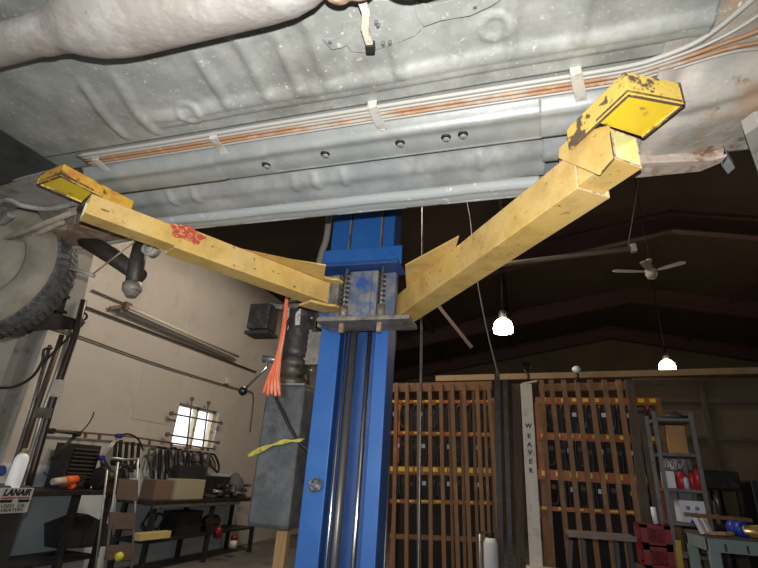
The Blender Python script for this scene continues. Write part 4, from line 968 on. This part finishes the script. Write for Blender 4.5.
# ceiling fan
fn = thing('ceiling_fan', 'white ceiling fan with three blades hanging under the dark roof', 'fan', W(650, 272, y=7.4))
c_ = W(651, 272, y=7.4)
MB().lathe(c_, (0, 0, 1), [(-.10, .001), (-.10, .06), (-.04, .085), (.03, .085), (.05, .03), (.05, .001)], 20).build('motor', PALEP, fn)
MB().cyl(c_, c_ + Vector((0, 0, .18)), .012).build('downrod', PALEP, fn)
MB().lathe(c_ + Vector((0, 0, .16)), (0, 0, 1), [(0, .03), (.05, .045), (.06, .001)], 12).build('canopy', PALEP, fn)
MB().cyl(c_ + Vector((0, 0, .2)), Vector((c_.x, c_.y, roofz(c_.x))), .006, None, 6).build('hanger', BLK, fn)
for (px, py) in ((686, 262), (612, 271), (648, 283)):
    e = W(px, py, y=7.4 - (.55 if py > 280 else 0)); d_ = (e - c_); d_.z = max(min(d_.z, .12), -.06) if py > 280 else d_.z
    up_ = Vector((0, -.9, 1)) if py < 280 else Vector((0, 0, 1))
    L_ = d_.length; dn = d_.normalized(); sd_ = dn.cross(up_).normalized()
    poly = [c_ + dn * .07 - sd_ * .03, c_ + dn * L_ * .5 - sd_ * .06, c_ + dn * L_ * .92 - sd_ * .065, c_ + dn * L_, c_ + dn * L_ * .92 + sd_ * .065, c_ + dn * L_ * .5 + sd_ * .06, c_ + dn * .07 + sd_ * .03]
    MB().prism(poly, sd_.cross(dn).normalized() * .008).build('blade', PALEP, fn)

# ================================================================== RIGHT REAR: slatted racks
YR = 6.0
def rr_(px, py, dy=0): return W(px, py, y=YR + dy)
def slat(root, x0, x1, yt, dy, wd, m):
    a = rr_(x0, yt, dy); b_ = rr_(x1, 470, dy); d_ = b_ - a; k_ = (a.z - .0) / (a.z - b_.z)
    e = a + d_ * k_
    MB().bar(a, e, wd, .035, up=(0, 1, 0)).build('slat', m, root)
lb = thing('slatted_rack_front', 'wooden slat screen left of the dark posts, spread beside blue column', 'slat screen', rr_(440, 568))
for (x0, x1) in ((396.7, 395), (407.3, 407), (418.8, 419), (430, 430.5), (440.8, 442.5), (452, 455), (463.7, 467), (476.9, 480.5), (488.3, 494.5)):
    slat(lb, x0, x1, 383, 0, .046, SLATM)
for (x0, x1) in ((449, 451), (461, 463), (473, 475.5), (484, 487), (390, 387)): slat(lb, x0, x1, 384, .12, .035, SLATM)
a, b_ = rr_(388, 388, .06), rr_(492, 386, .06); MB().bar(a, b_, .05, .11, up=(0, 0, 1)).build('top_board', SLATM, lb)
rb = thing('slatted_rack_front', 'wooden slat screen right of the white lettered post', 'slat screen', rr_(590, 568))
for (x0, x1) in ((541.4, 547.0), (551, 559.9), (563.4, 573.1), (576.6, 587), (589.8, 601.5), (603.9, 616.4), (618, 631)):
    slat(rb, x0, x1, 380, 0, .052, SLATM)
a, b_ = rr_(539, 388, .06), rr_(634, 386, .06); MB().bar(a, b_, .05, .09, up=(0, 0, 1)).build('top_board', SLATM, rb)
# steel racks behind with orange beams + yellow labels
def rack(label, xs0, xs1, rows, yl, mrow):
    root = thing('storage_rack', label, 'rack', rr_((xs0 + xs1) / 2, 568, .35))
    zs = []
    for k_, (ya, yb_, hh_, m_, nl) in enumerate(rows):
        a, b_ = rr_(xs0, ya, .30), rr_(xs1, yb_, .30)
        bm_ = MB().bar(a, b_, .05, hh_, up=(0, 0, 1)).build('beam', m_, root); zs.append((a, b_))
        for i in range(nl):
            t_ = (i + .5) / nl; p = a + (b_ - a) * t_ + Vector((0, -.028, hh_ * .12)); w_ = (b_ - a).length / nl * (.78 if nl == 12 else .5)
            MB().box(p, (w_, .004, hh_ * .5)).build('price_label', YPAINT, bm_)
    for t_ in (0, 1):
        a = zs[0][0] if t_ == 0 else zs[0][1]
        MB().bb(a.x - .03, a.x + .03, YR + .30, YR + .36, 0, a.z + .05).build('upright', SLATM, root)
        MB().bb(a.x - .03, a.x + .03, YR + .80, YR + .86, 0, a.z + .05).build('upright', ORAIL, root)
    MB().bb(zs[0][0].x, zs[0][1].x, YR + .88, YR + .90, 0, zs[0][0].z).build('back_panel', mat('near_black_board', (.010, .008, .007), .8), root)  # near-black panel, keeps the gaps between the slats dark
    return root, zs
r1, z1_ = rack('orange beam storage rack behind the left slat screen', 390, 492, [(402, 402, .045, ORAIL, 9), (433, 435, .05, ORAIL, 9), (470, 472, .10, ORAIL, 12), (501, 503, .045, ORAIL, 7), (536, 540, .05, SLATM, 0)], 0, 0)
r2, z2_ = rack('orange beam storage rack behind the right slat screen', 538, 658, [(401, 402, .085, ORAIL, 11), (436, 440, .085, ORAIL, 9), (474, 481, .11, ORAIL, 8), (508, 514, .045, ORAIL, 7)], 0, 0)
# belts hanging in racks
proto = {}
def hbelt(zs, row, n_, off, m_, name, label, group):
    a, b_ = zs[row]
    for i in range(n_):
        t_ = (i + .5 + random.uniform(-.25, .25)) / n_
        p = a + (b_ - a) * t_ + Vector((0, .12, -.05))
        key = (name, i % 3)
        if key not in proto:
            L_ = (.32, .26, .36)[i % 3]; w_ = (.035, .045, .028)[i % 3]
            root = thing(name, label, 'belt', p, group)
            pts = [p + Vector((-w_, 0, 0)), p + Vector((-w_ * 1.2, 0, -L_ * .6)), p + Vector((-w_ * .6, 0, -L_)), p + Vector((w_ * .6, 0, -L_)), p + Vector((w_ * 1.2, 0, -L_ * .6)), p + Vector((w_, 0, 0)), p + Vector((0, 0, .03))]
            MB().tube(smoothpts(pts + [pts[0]], 4)[:-1], .016, 6, closed=True).build('belt_band', m_, root)
            MB().box(p + Vector((0, -.02, -L_ * .3)), (.05, .004, .05)).build('tag', WHITEP if i % 3 == 0 else BLK2, root)
            proto[key] = root
        else:
            s0 = proto[key]; c = dup(s0, p - s0.location); c['label'] = label; c['group'] = group
for row in (0, 1, 2):
    hbelt(z1_, row, 11, 0, mat('belt_dark', (.020, .018, .022), .5), 'hanging_belt', 'dark belt hanging from a beam of the rack behind the left slat screen', 'belts in the left rack')
proto.clear()
for row in (0, 1, 2):
    hbelt(z2_, row, 12, 0, MATS['belt_dark'], 'hanging_belt', 'dark belt hanging from a beam of the rack behind the right slat screen', 'belts in the right rack')
# dark posts between racks
MB().bar(rr_(497, 372, -.3), rr_(503, 650, -.3), .06, .06, up=(0, 1, 0)).build('black_post', BLK, label='slim black post directly right of the left slat screen', cat='post')
MB().bar(rr_(505, 380, -.3), rr_(513, 650, -.3), .05, .05, up=(0, 1, 0)).build('black_post', BLK, label='black post second to the right of the left slat screen', cat='post')
MB().bar(rr_(516, 384, -.2), rr_(523, 645, -.2), .09, .03, up=(0, 1, 0)).build('brown_board', SLATD, label='dark brown board standing left of the white lettered post', cat='board')
tl = thing('clamp_light', 'small black clamp light on top of the girt above the white lettered post', 'lamp', rr_(528, 372, -.2))
MB().tube([rr_(524, 368, -.2), rr_(529, 376, -.2), rr_(527, 383, -.2)], .014, 8).build('arm', BLK, tl)
MB().lathe(rr_(525, 368, -.2), (.4, -1, .2), [(0, .02), (.06, .05)], 14).build('lamp_shade', BLK, tl)
tl = thing('clamp_light', 'small black and white clamp light on the girt above the right slat screen', 'lamp', rr_(577, 375, -.1))
MB().cyl(rr_(578, 382, -.1), rr_(577, 372, -.1), .02, None, 10).build('arm', BLK, tl)
MB().lathe(rr_(577, 372, -.1), (-.2, -1, .6), [(0, .02), (.05, .05), (.055, .001)], 14).build('lamp_shade', WHITEP, tl)
# white lettered post
wp = thing('lettered_post', 'white post with stacked black letters between the two slat screens', 'post', rr_(531, 568, -.35))
a = rr_(528, 384, -.35); b_ = rr_(531.5, 520, -.35); xw = (a.x + b_.x) / 2
wq = .062
MB().bb(xw - wq, xw + wq, YR - .37, YR - .30, 0, a.z).build('post_body', WHITE, wp, bevel=.004)
for i, ch in enumerate('WEAVER'):
    q = rr_(528, (426, 436, 444.5, 452.5, 461.5, 470.5)[i], -.372)
    text('letter', ch, .066, (xw - .0, YR - .371, q.z), (1, 0, 0), (0, 0, 1), INK, wp, bold=.003)
MB().bar(rr_(522, 384, -.36), rr_(537, 381, -.36), .03, .02).build('top_cross_clip', WHITE, wp)
MB().bb(xw - .1, xw + .3, YR - .5, YR - .2, rr_(540, 566, -.35).z - .06, rr_(540, 566, -.35).z - .02).build('base_ledge', WHITE, wp)
MB().tube([rr_(534, 425, -.28), rr_(536, 470, -.28), rr_(540, 518, -.28)], .008, 6).build('white_rod', WHITEP, label='thin white rod leaning right of the white lettered post', cat='rod')
# thick leaning dark boards right of the rack
for (x0, x1, w_, lab) in ((629, 652, .085, 'weathered dark board at the right end of the right slat screen'), (640, 665, .055, 'dark board just left of the grey shelf unit')):
    a = rr_(x0, 380 if x0 < 635 else 414, -.15); b_ = rr_(x1, 568, -.15); k_ = a.z / (a.z - b_.z)
    MB().bar(a, a + (b_ - a) * k_, w_, .05, up=(0, 1, 0)).build('leaning_board', SLATD, label=lab, cat='board')
# white cylinder bottle at the foot of left screen
gc_ = thing('white_gas_cylinder', 'white cylinder with black valve at the foot of the left slat screen', 'cylinder', rr_(490, 568, -.5))
a = rr_(490.5, 538, -.5)
MB().lathe((a.x, a.y, 0), (0, 0, 1), [(0, .001), (0, .072), (a.z - .05, .072), (a.z, .05), (a.z, .001)], 20).build('cylinder_body', WHITEP, gc_)
MB().cyl((a.x, a.y, a.z), (a.x, a.y, a.z + .06), .035, None, 12).build('valve', BLK, gc_)
MB().bar((a.x - .14, a.y, a.z + .04), (a.x + .03, a.y, a.z + .05), .02, .02).build('valve_arm', BLK, gc_)
q = rr_(480.5, 545, -.5); MB().cyl((q.x, q.y, 0), (q.x, q.y, q.z + .1), .022, None, 12).build('grey_pipe_stub', STEELG, label='thin pipe standing just left of the white gas cylinder', cat='pipe')
# stool / trestle
sy = 4.6
def tq(px, py, dy=0): return W(px, py, y=sy + dy)
ts = thing('trestle_table', 'narrow dark trestle with a worn wooden top before the right slat screen', 'trestle', tq(600, 568))
MB().bar(tq(566, 533), tq(633, 538), .32, .035).build('top', SLATD if False else mat('worn_top', (.13, .10, .075), .6, 0, [((.20, .16, .12), 9, .5, .7)]), ts, bevel=.004)
for (a, b_) in (((571, 540), (568, 600)), ((583, 540), (588, 600)), ((616, 542), (622, 600)), ((629, 542), (637, 600))):
    p, q = tq(*a, .05), tq(*b_, .05); k_ = p.z / (p.z - q.z); MB().bar(p, p + (q - p) * k_, .03, .03, up=(0, 1, 0)).build('leg', BLK, ts)
# red crates (stacked)
cy_ = 4.9
def cq(px, py, dy=0): return W(px, py, y=cy_ + dy)
def crate(x0, x1, z0, z1, y0, label):
    root = thing('red_crate', label, 'crate', ((x0 + x1) / 2, y0 + .15, z0))
    g = MB(); D_ = .32; t_ = .012
    for (a0, a1, b0, b1) in ((x0, x1, y0, y0 + t_), (x0, x1, y0 + D_ - t_, y0 + D_), (x0, x0 + t_, y0 + t_, y0 + D_ - t_), (x1 - t_, x1, y0 + t_, y0 + D_ - t_)):
        h_ = z1 - z0
        for (f0, f1) in ((0, .16), (.84, 1)): g.bb(a0, a1, b0, b1, z0 + f0 * h_, z0 + f1 * h_)
        if a1 - a0 > .1:
            g.bb(a0, a0 + .05, b0, b1, z0, z1); g.bb(a1 - .05, a1, b0, b1, z0, z1)
        else: g.bb(a0, a1, b0, b0 + .04, z0, z1); g.bb(a0, a1, b1 - .04, b1, z0, z1)
    g.bb(x0, x1, y0, y0 + D_, z0, z0 + .012)
    g.build('frame', REDM, root)
    g = MB(); n_ = 7; h_ = z1 - z0
    for i in range(n_):
        xx = x0 + .05 + (x1 - x0 - .1) * (i + .5) / n_
        for s_ in (-1, 1): g.bar((xx - s_ * .025, y0 + .006, z0 + .15 * h_), (xx + s_ * .025, y0 + .006, z0 + .85 * h_), .006, .006)
    g.build('lattice_side', REDM, root); return root
p, q = cq(640, 524), cq(670, 526); zm = cq(655, 547).z; zl = cq(655, 574).z
crate(p.x, q.x, zm + .002, p.z, cy_, 'dark red plastic crate on top of the stack beside the trestle')
crate(p.x, q.x, 2 * zm - p.z, zm, cy_, 'dark red plastic crate lower in the stack beside the trestle')
zz = 2 * zm - p.z
if zz > .05: MB().bb(p.x - .02, q.x + .02, cy_ - .02, cy_ + .34, 0, zz - .002).build('dark_wooden_box', SLATD, label='dark box under the two red crates', cat='box')
MB().cyl(cq(656, 524, .15), cq(653, 507, .15), .022, None, 12).build('white_tube_roll', WHITEP, label='pale tube sticking out of the upper red crate', cat='tube')
# grey shelf unit
sh_y = 5.3
def hq(px, py, dy=0): return W(px, py, y=sh_y + dy)
A0, A1 = hq(652, 415), hq(690, 415); B0, B1_ = hq(676, 540), hq(712, 530)
X0 = (A0.x + B0.x) / 2; X1_ = (A1.x + B1_.x) / 2
su = thing('shelf_unit', 'grey steel shelf unit against the tan partition wall', 'shelf', ((X0 + X1_) / 2, sh_y + .15, 0))
DP = .32; ZTOP = (A0.z + A1.z) / 2
for x in (X0, X1_):
    for y in (sh_y, sh_y + DP): MB().bb(x - .017, x + .017, y - .012, y + .012, 0, ZTOP + .03).build('upright', GSHELF, su)
sz = [hq(672, 418).z, hq(678, 453).z, hq(686, 489).z, hq(692, 523).z, hq(700, 556).z]
for z in sz: MB().bb(X0, X1_, sh_y, sh_y + DP, z - .03, z).build('shelf', GSHELF, su, bevel=.003)
MB().bb(X0 + .05, X1_ - .02, sh_y + DP - .01, sh_y + DP, sz[3], sz[1] - .03).build('back_panel', mat('grey_back_panel', (.17, .17, .17), .6), su)
MB().bb(X0 + (X1_ - X0) * .52, X0 + (X1_ - X0) * .55, sh_y + DP - .03, sh_y + DP - .012, sz[3], sz[1] - .03).build('back_strip', BLK, su)
def on(px0, px1, pyt, zi, m, name, label, cat, dy=.06, dep=.15, root=None):
    a = hq(px0, pyt, dy); b_ = hq(px1, pyt, dy)
    return MB().bb(a.x, b_.x, sh_y + dy, sh_y + dy + dep, sz[zi] + .001, a.z).build(name, m, label=label, cat=cat, bevel=.004)
on(665, 684, 425, 1, CARD, 'cardboard_panel', 'brown cardboard sheet standing on the second shelf', 'cardboard', .18, .03)
on(664, 674, 471, 2, WHITEP, 'white_carton', 'white carton at the left of the third shelf', 'box', .04, .15)
a = hq(682, 500, .03); b_ = hq(707, 500, .03)
wc2 = thing('printed_white_box', 'white box with small grey prints on the fourth shelf', 'box', ((a.x + b_.x) / 2, sh_y + .03, sz[3]))
MB().bb(a.x - .03, b_.x - .02, sh_y + .02, sh_y + .2, sz[3] + .001, a.z).build('carton', WHITEP, wc2, bevel=.004)
for k_, t_ in enumerate((.32, .68)):
    xx = a.x - .03 + (b_.x - a.x) * t_; zz = (sz[3] + a.z) / 2 + .03
    MB().lathe((xx, sh_y + .019, zz), (0, 1, 0), [(0, .001), (0, .018), (.001, .018)], 12).build('printed_mark', mat('grey_print', (.22, .22, .26), .6), wc2)
MB().prism([(b_.x - .17, sh_y + .017, sz[3] + .001), (b_.x - .05, sh_y + .017, sz[3] + .001), (b_.x - .11, sh_y + .017, sz[3] + .09)], (0, -.016, 0)).build('blue_cone', BTAPE, label='small blue peaked packet before the printed white box', cat='packet')
for i, (px, pt, lab) in enumerate(((680, 469, 'round red bottle on third shelf, leftmost beside the white carton'), (690, 470, 'tall red bottle on the third shelf, middle one'), (695, 465, 'tall red bottle at the right end of the third shelf'))):
    q = hq(px, pt, .08); base = sz[2] + .001; h_ = q.z - base; rr = (.05, .032, .03)[i]
    root = thing('red_bottle', lab, 'bottle', (q.x, q.y, base))
    MB().lathe((q.x, q.y, base), (0, 0, 1), [(0, .001), (0, rr), (h_ * .65, rr), (h_ * .82, rr * .45), (h_ * .88, rr * .4)], 16).build('bottle_body', REDB, root)
    MB().cyl((q.x, q.y, base + h_ * .86), (q.x, q.y, base + h_), rr * .42, None, 12).build('bottle_cap', BLK if i else REDM, root)
q = hq(685.5, 477, .03); MB().lathe((q.x, q.y, sz[2] + .001), (0, 0, 1), [(0, .001), (0, .022), (q.z - sz[2] - .02, .022), (q.z - sz[2], .01), (q.z - sz[2], .001)], 12).build('blue_white_tube', mat('blue_label_white', (.35, .48, .62), .5), label='slim blue and white tube between the red bottles', cat='tube')
g = MB()
for i in range(5):
    a = hq(662 + i * 3, 468, .12); g.tube(smoothpts([a, hq(664 + i * 2.5, 462, .12), hq(667 + i * 4, 460 + (i % 2) * 5, .12), hq(672 + i * 2, 470, .12)]), .007, 6)
g.build('wire_bundle', ALU, label='tangle of pale wire behind the white carton on the third shelf', cat='wire')
q = hq(674, 409, .1)
MB().lathe((q.x, sh_y + .12, sz[0] + .001), (0, 0, 1), [(0, .001), (0, .10), (.025, .12), (.05, .08), (.075, .03), (.08, .001)], 14).build('black_cap_pile', BLK2, label='black cap lying on top of the grey shelf unit', cat='cap')
g = MB(); a0, a1 = hq(700, 500, .25), hq(735, 500, .25)
# tall orange rack seen behind shelf
# green grey work table
ty = 4.5
def gq(px, py, dy=0): return W(px, py, y=ty + dy)
gt = thing('green_work_table', 'grey green steel work table at the lower right corner', 'table', gq(730, 568))
TL_ = gq(707, 535); zt_ = TL_.z; x0 = TL_.x; x1 = x0 + 1.1
MB().bb(x0, x1, ty, ty + .6, zt_ - .02, zt_).build('table_top', SLATD, gt)
MB().bb(x0, x1, ty, ty + .02, zt_ - .11, zt_ - .02).build('apron', GREENT, gt, bevel=.003)
MB().bb(x0, x0 + .02, ty + .02, ty + .6, zt_ - .11, zt_ - .02).build('apron', GREENT, gt, bevel=.003)
for i in range(4): MB().bb(x0 + .10 + i * .14, x0 + .112 + i * .14, ty - .004, ty, zt_ - .10, zt_ - .05).build('slot', BLK, gt)
for (lx, ly) in ((x0 + .035, ty + .035), (x0 + .035, ty + .56), (x1 - .04, ty + .035), (x1 - .04, ty + .56)):
    MB().bb(lx - .035, lx + .035, ly - .03, ly + .03, 0, zt_ - .02).build('leg', GREENT, gt, bevel=.003)
def ontab(px, py, dy): q = gq(px, py, dy); return Vector((q.x, ty + dy, zt_))
q = ontab(706, 530, .06)
for i in range(4):
    MB().box(q + Vector((-.04 + i * .02, .02, .055)), (.015, .06, .11), Matrix.Rotation(-.35, 3, 'Y')).build('striped_booklet', (WHITEP, mat('pink_print', (.45, .28, .26), .6))[i % 2], label='thin striped booklet in the leaning bunch on the left end of green table', cat='booklet', group='booklets on the green table')
for i, (px, dy, lab) in enumerate(((735, .2, 'blue tape roll lying behind, on the green table'), (742, .08, 'blue tape roll nearest the gold can on the green table'))):
    q = ontab(px, 528, dy); MB().lathe(q + Vector((0, 0, .055)), (.5, -1, .1), [(-.03, .03), (-.03, .055), (.03, .055), (.03, .03), (-.03, .03)], 20).build('tape_roll', BTAPE, label=lab, cat='tape')
q = ontab(750, 528, .1); root = thing('gold_can', 'gold coloured can lying on its side on the green table', 'can', q)
MB().lathe(q + Vector((-.05, 0, .045)), (1, -.3, 0), [(0, .001), (0, .043), (.008, .045), (.10, .045), (.108, .04), (.108, .001)], 20).build('can_body', GOLD, root)
MB().lathe(q + Vector((-.051, 0, .045)), (1, -.3, 0), [(-.004, .001), (-.004, .045), (.008, .047)], 20).build('lid', WHITEP, root)
for i in range(4):
    q = ontab(716 + i * 4, 533, .04 + .05 * (i % 2)); MB().bar(q + Vector((-.05, 0, .012)), q + Vector((.05, .03 * (i - 1), .018)), .03, .02).build('wood_offcut', PLANK, label='small tan wood offcut on the green table beside the booklets', cat='offcut', group='wood offcuts on the green table')
a = ontab(700, 526, .5); MB().bar(Vector((x0 - .0, ty + .5, zt_ + .12)), Vector((x0 + .5, ty + .55, zt_ + .11)), .03, .03).build('back_rail', SLATM, label='brown rail above the rear of the green table', cat='rail')
# dark machine behind table
mc = thing('drill_press', 'black machine standing behind the green table against the tan wall', 'machine', W(718, 500, y=6.7))
q = W(716, 485, y=6.7)
MB().bb(q.x - .18, q.x + .2, 6.55, 6.85, q.z - .05, q.z + .15).build('head', BLK, mc, bevel=.02)
MB().cyl((q.x, 6.75, 0), (q.x, 6.75, q.z), .06).build('column', BLK, mc)
MB().bb(q.x - .2, q.x + .2, 6.5, 6.9, q.z - .45, q.z - .40).build('machine_table', GREASY, mc)
MB().cyl((q.x - .05, 6.6, q.z - .3), (q.x - .05, 6.6, q.z - .05), .03).build('spindle', STEELG, mc)
q = W(745, 490, y=6.8)
MB().bb(q.x + .0, q.x + .6, 6.6, 7.1, 0, q.z + .1).build('dark_cabinet', BLK2, label='dark cabinet at the right edge behind the green table', cat='cabinet', bevel=.01)
# yellow objects under the table
q = W(690, 560, y=5.0)
root = thing('yellow_jack', 'yellow floor jack under the left of the green table', 'jack', (q.x, 5.0, 0))
MB().bar((q.x - .05, 5.25, .12), (q.x - .0, 5.3, q.z + .12), .04, .05).build('handle', mat('jack_yellow', (.55, .38, .03), .5), root)
MB().bb(q.x - .12, q.x + .25, 4.9, 5.2, .02, .14).build('body', MATS['jack_yellow'], root, bevel=.01)
for dx in (-.08, .2): MB().cyl((q.x + dx, 4.88, .04), (q.x + dx, 5.22, .04), .04, None, 14).build('wheel', BLK, root)

# ================================================================== LIGHT
sc = bpy.context.scene
wd = bpy.data.worlds.new('world'); sc.world = wd; wd.use_nodes = True
bg_ = wd.node_tree.nodes['Background']; bg_.inputs['Color'].default_value = (.86, .92, 1, 1); bg_.inputs['Strength'].default_value = 2.2
# camera flash, a little above the lens
fl = bpy.data.lights.new('camera_flash', 'SPOT'); fl.energy = 205; fl.color = (1, .975, .93); fl.shadow_soft_size = .010
fl.spot_size = math.radians(118); fl.spot_blend = .9
fo = bpy.data.objects.new('camera_flash', fl); col.objects.link(fo)
upv = Vector((-_x.y, -_y.y, -_z.y)); rtv = Vector((_x.x, _y.x, _z.x)); fwv = Vector((_x.z, _y.z, _z.z))
fo.matrix_world = Matrix.Translation(CAM + upv * .088 + rtv * .01 - fwv * .01) @ cam.matrix_world.to_3x3().to_4x4()
# added area light in the unseen bay door opening, standing for daylight
al = bpy.data.lights.new('bay_door_fill', 'AREA'); al.shape = 'RECTANGLE'; al.size = 3.8; al.size_y = 3.8; al.energy = 50; al.color = (.88, .93, 1)
ao = bpy.data.objects.new('bay_door_fill', al); col.objects.link(ao)
ao.matrix_world = Matrix.Translation((-2.6, YB - .1, 2.0)) @ Matrix.Rotation(math.radians(90), 4, 'X')
sc.view_settings.view_transform = 'Standard'; sc.view_settings.look = 'None'; sc.view_settings.gamma = 1
sc.view_settings.exposure = 0.0
try: sc.view_settings.use_curve_mapping = False
except Exception: pass
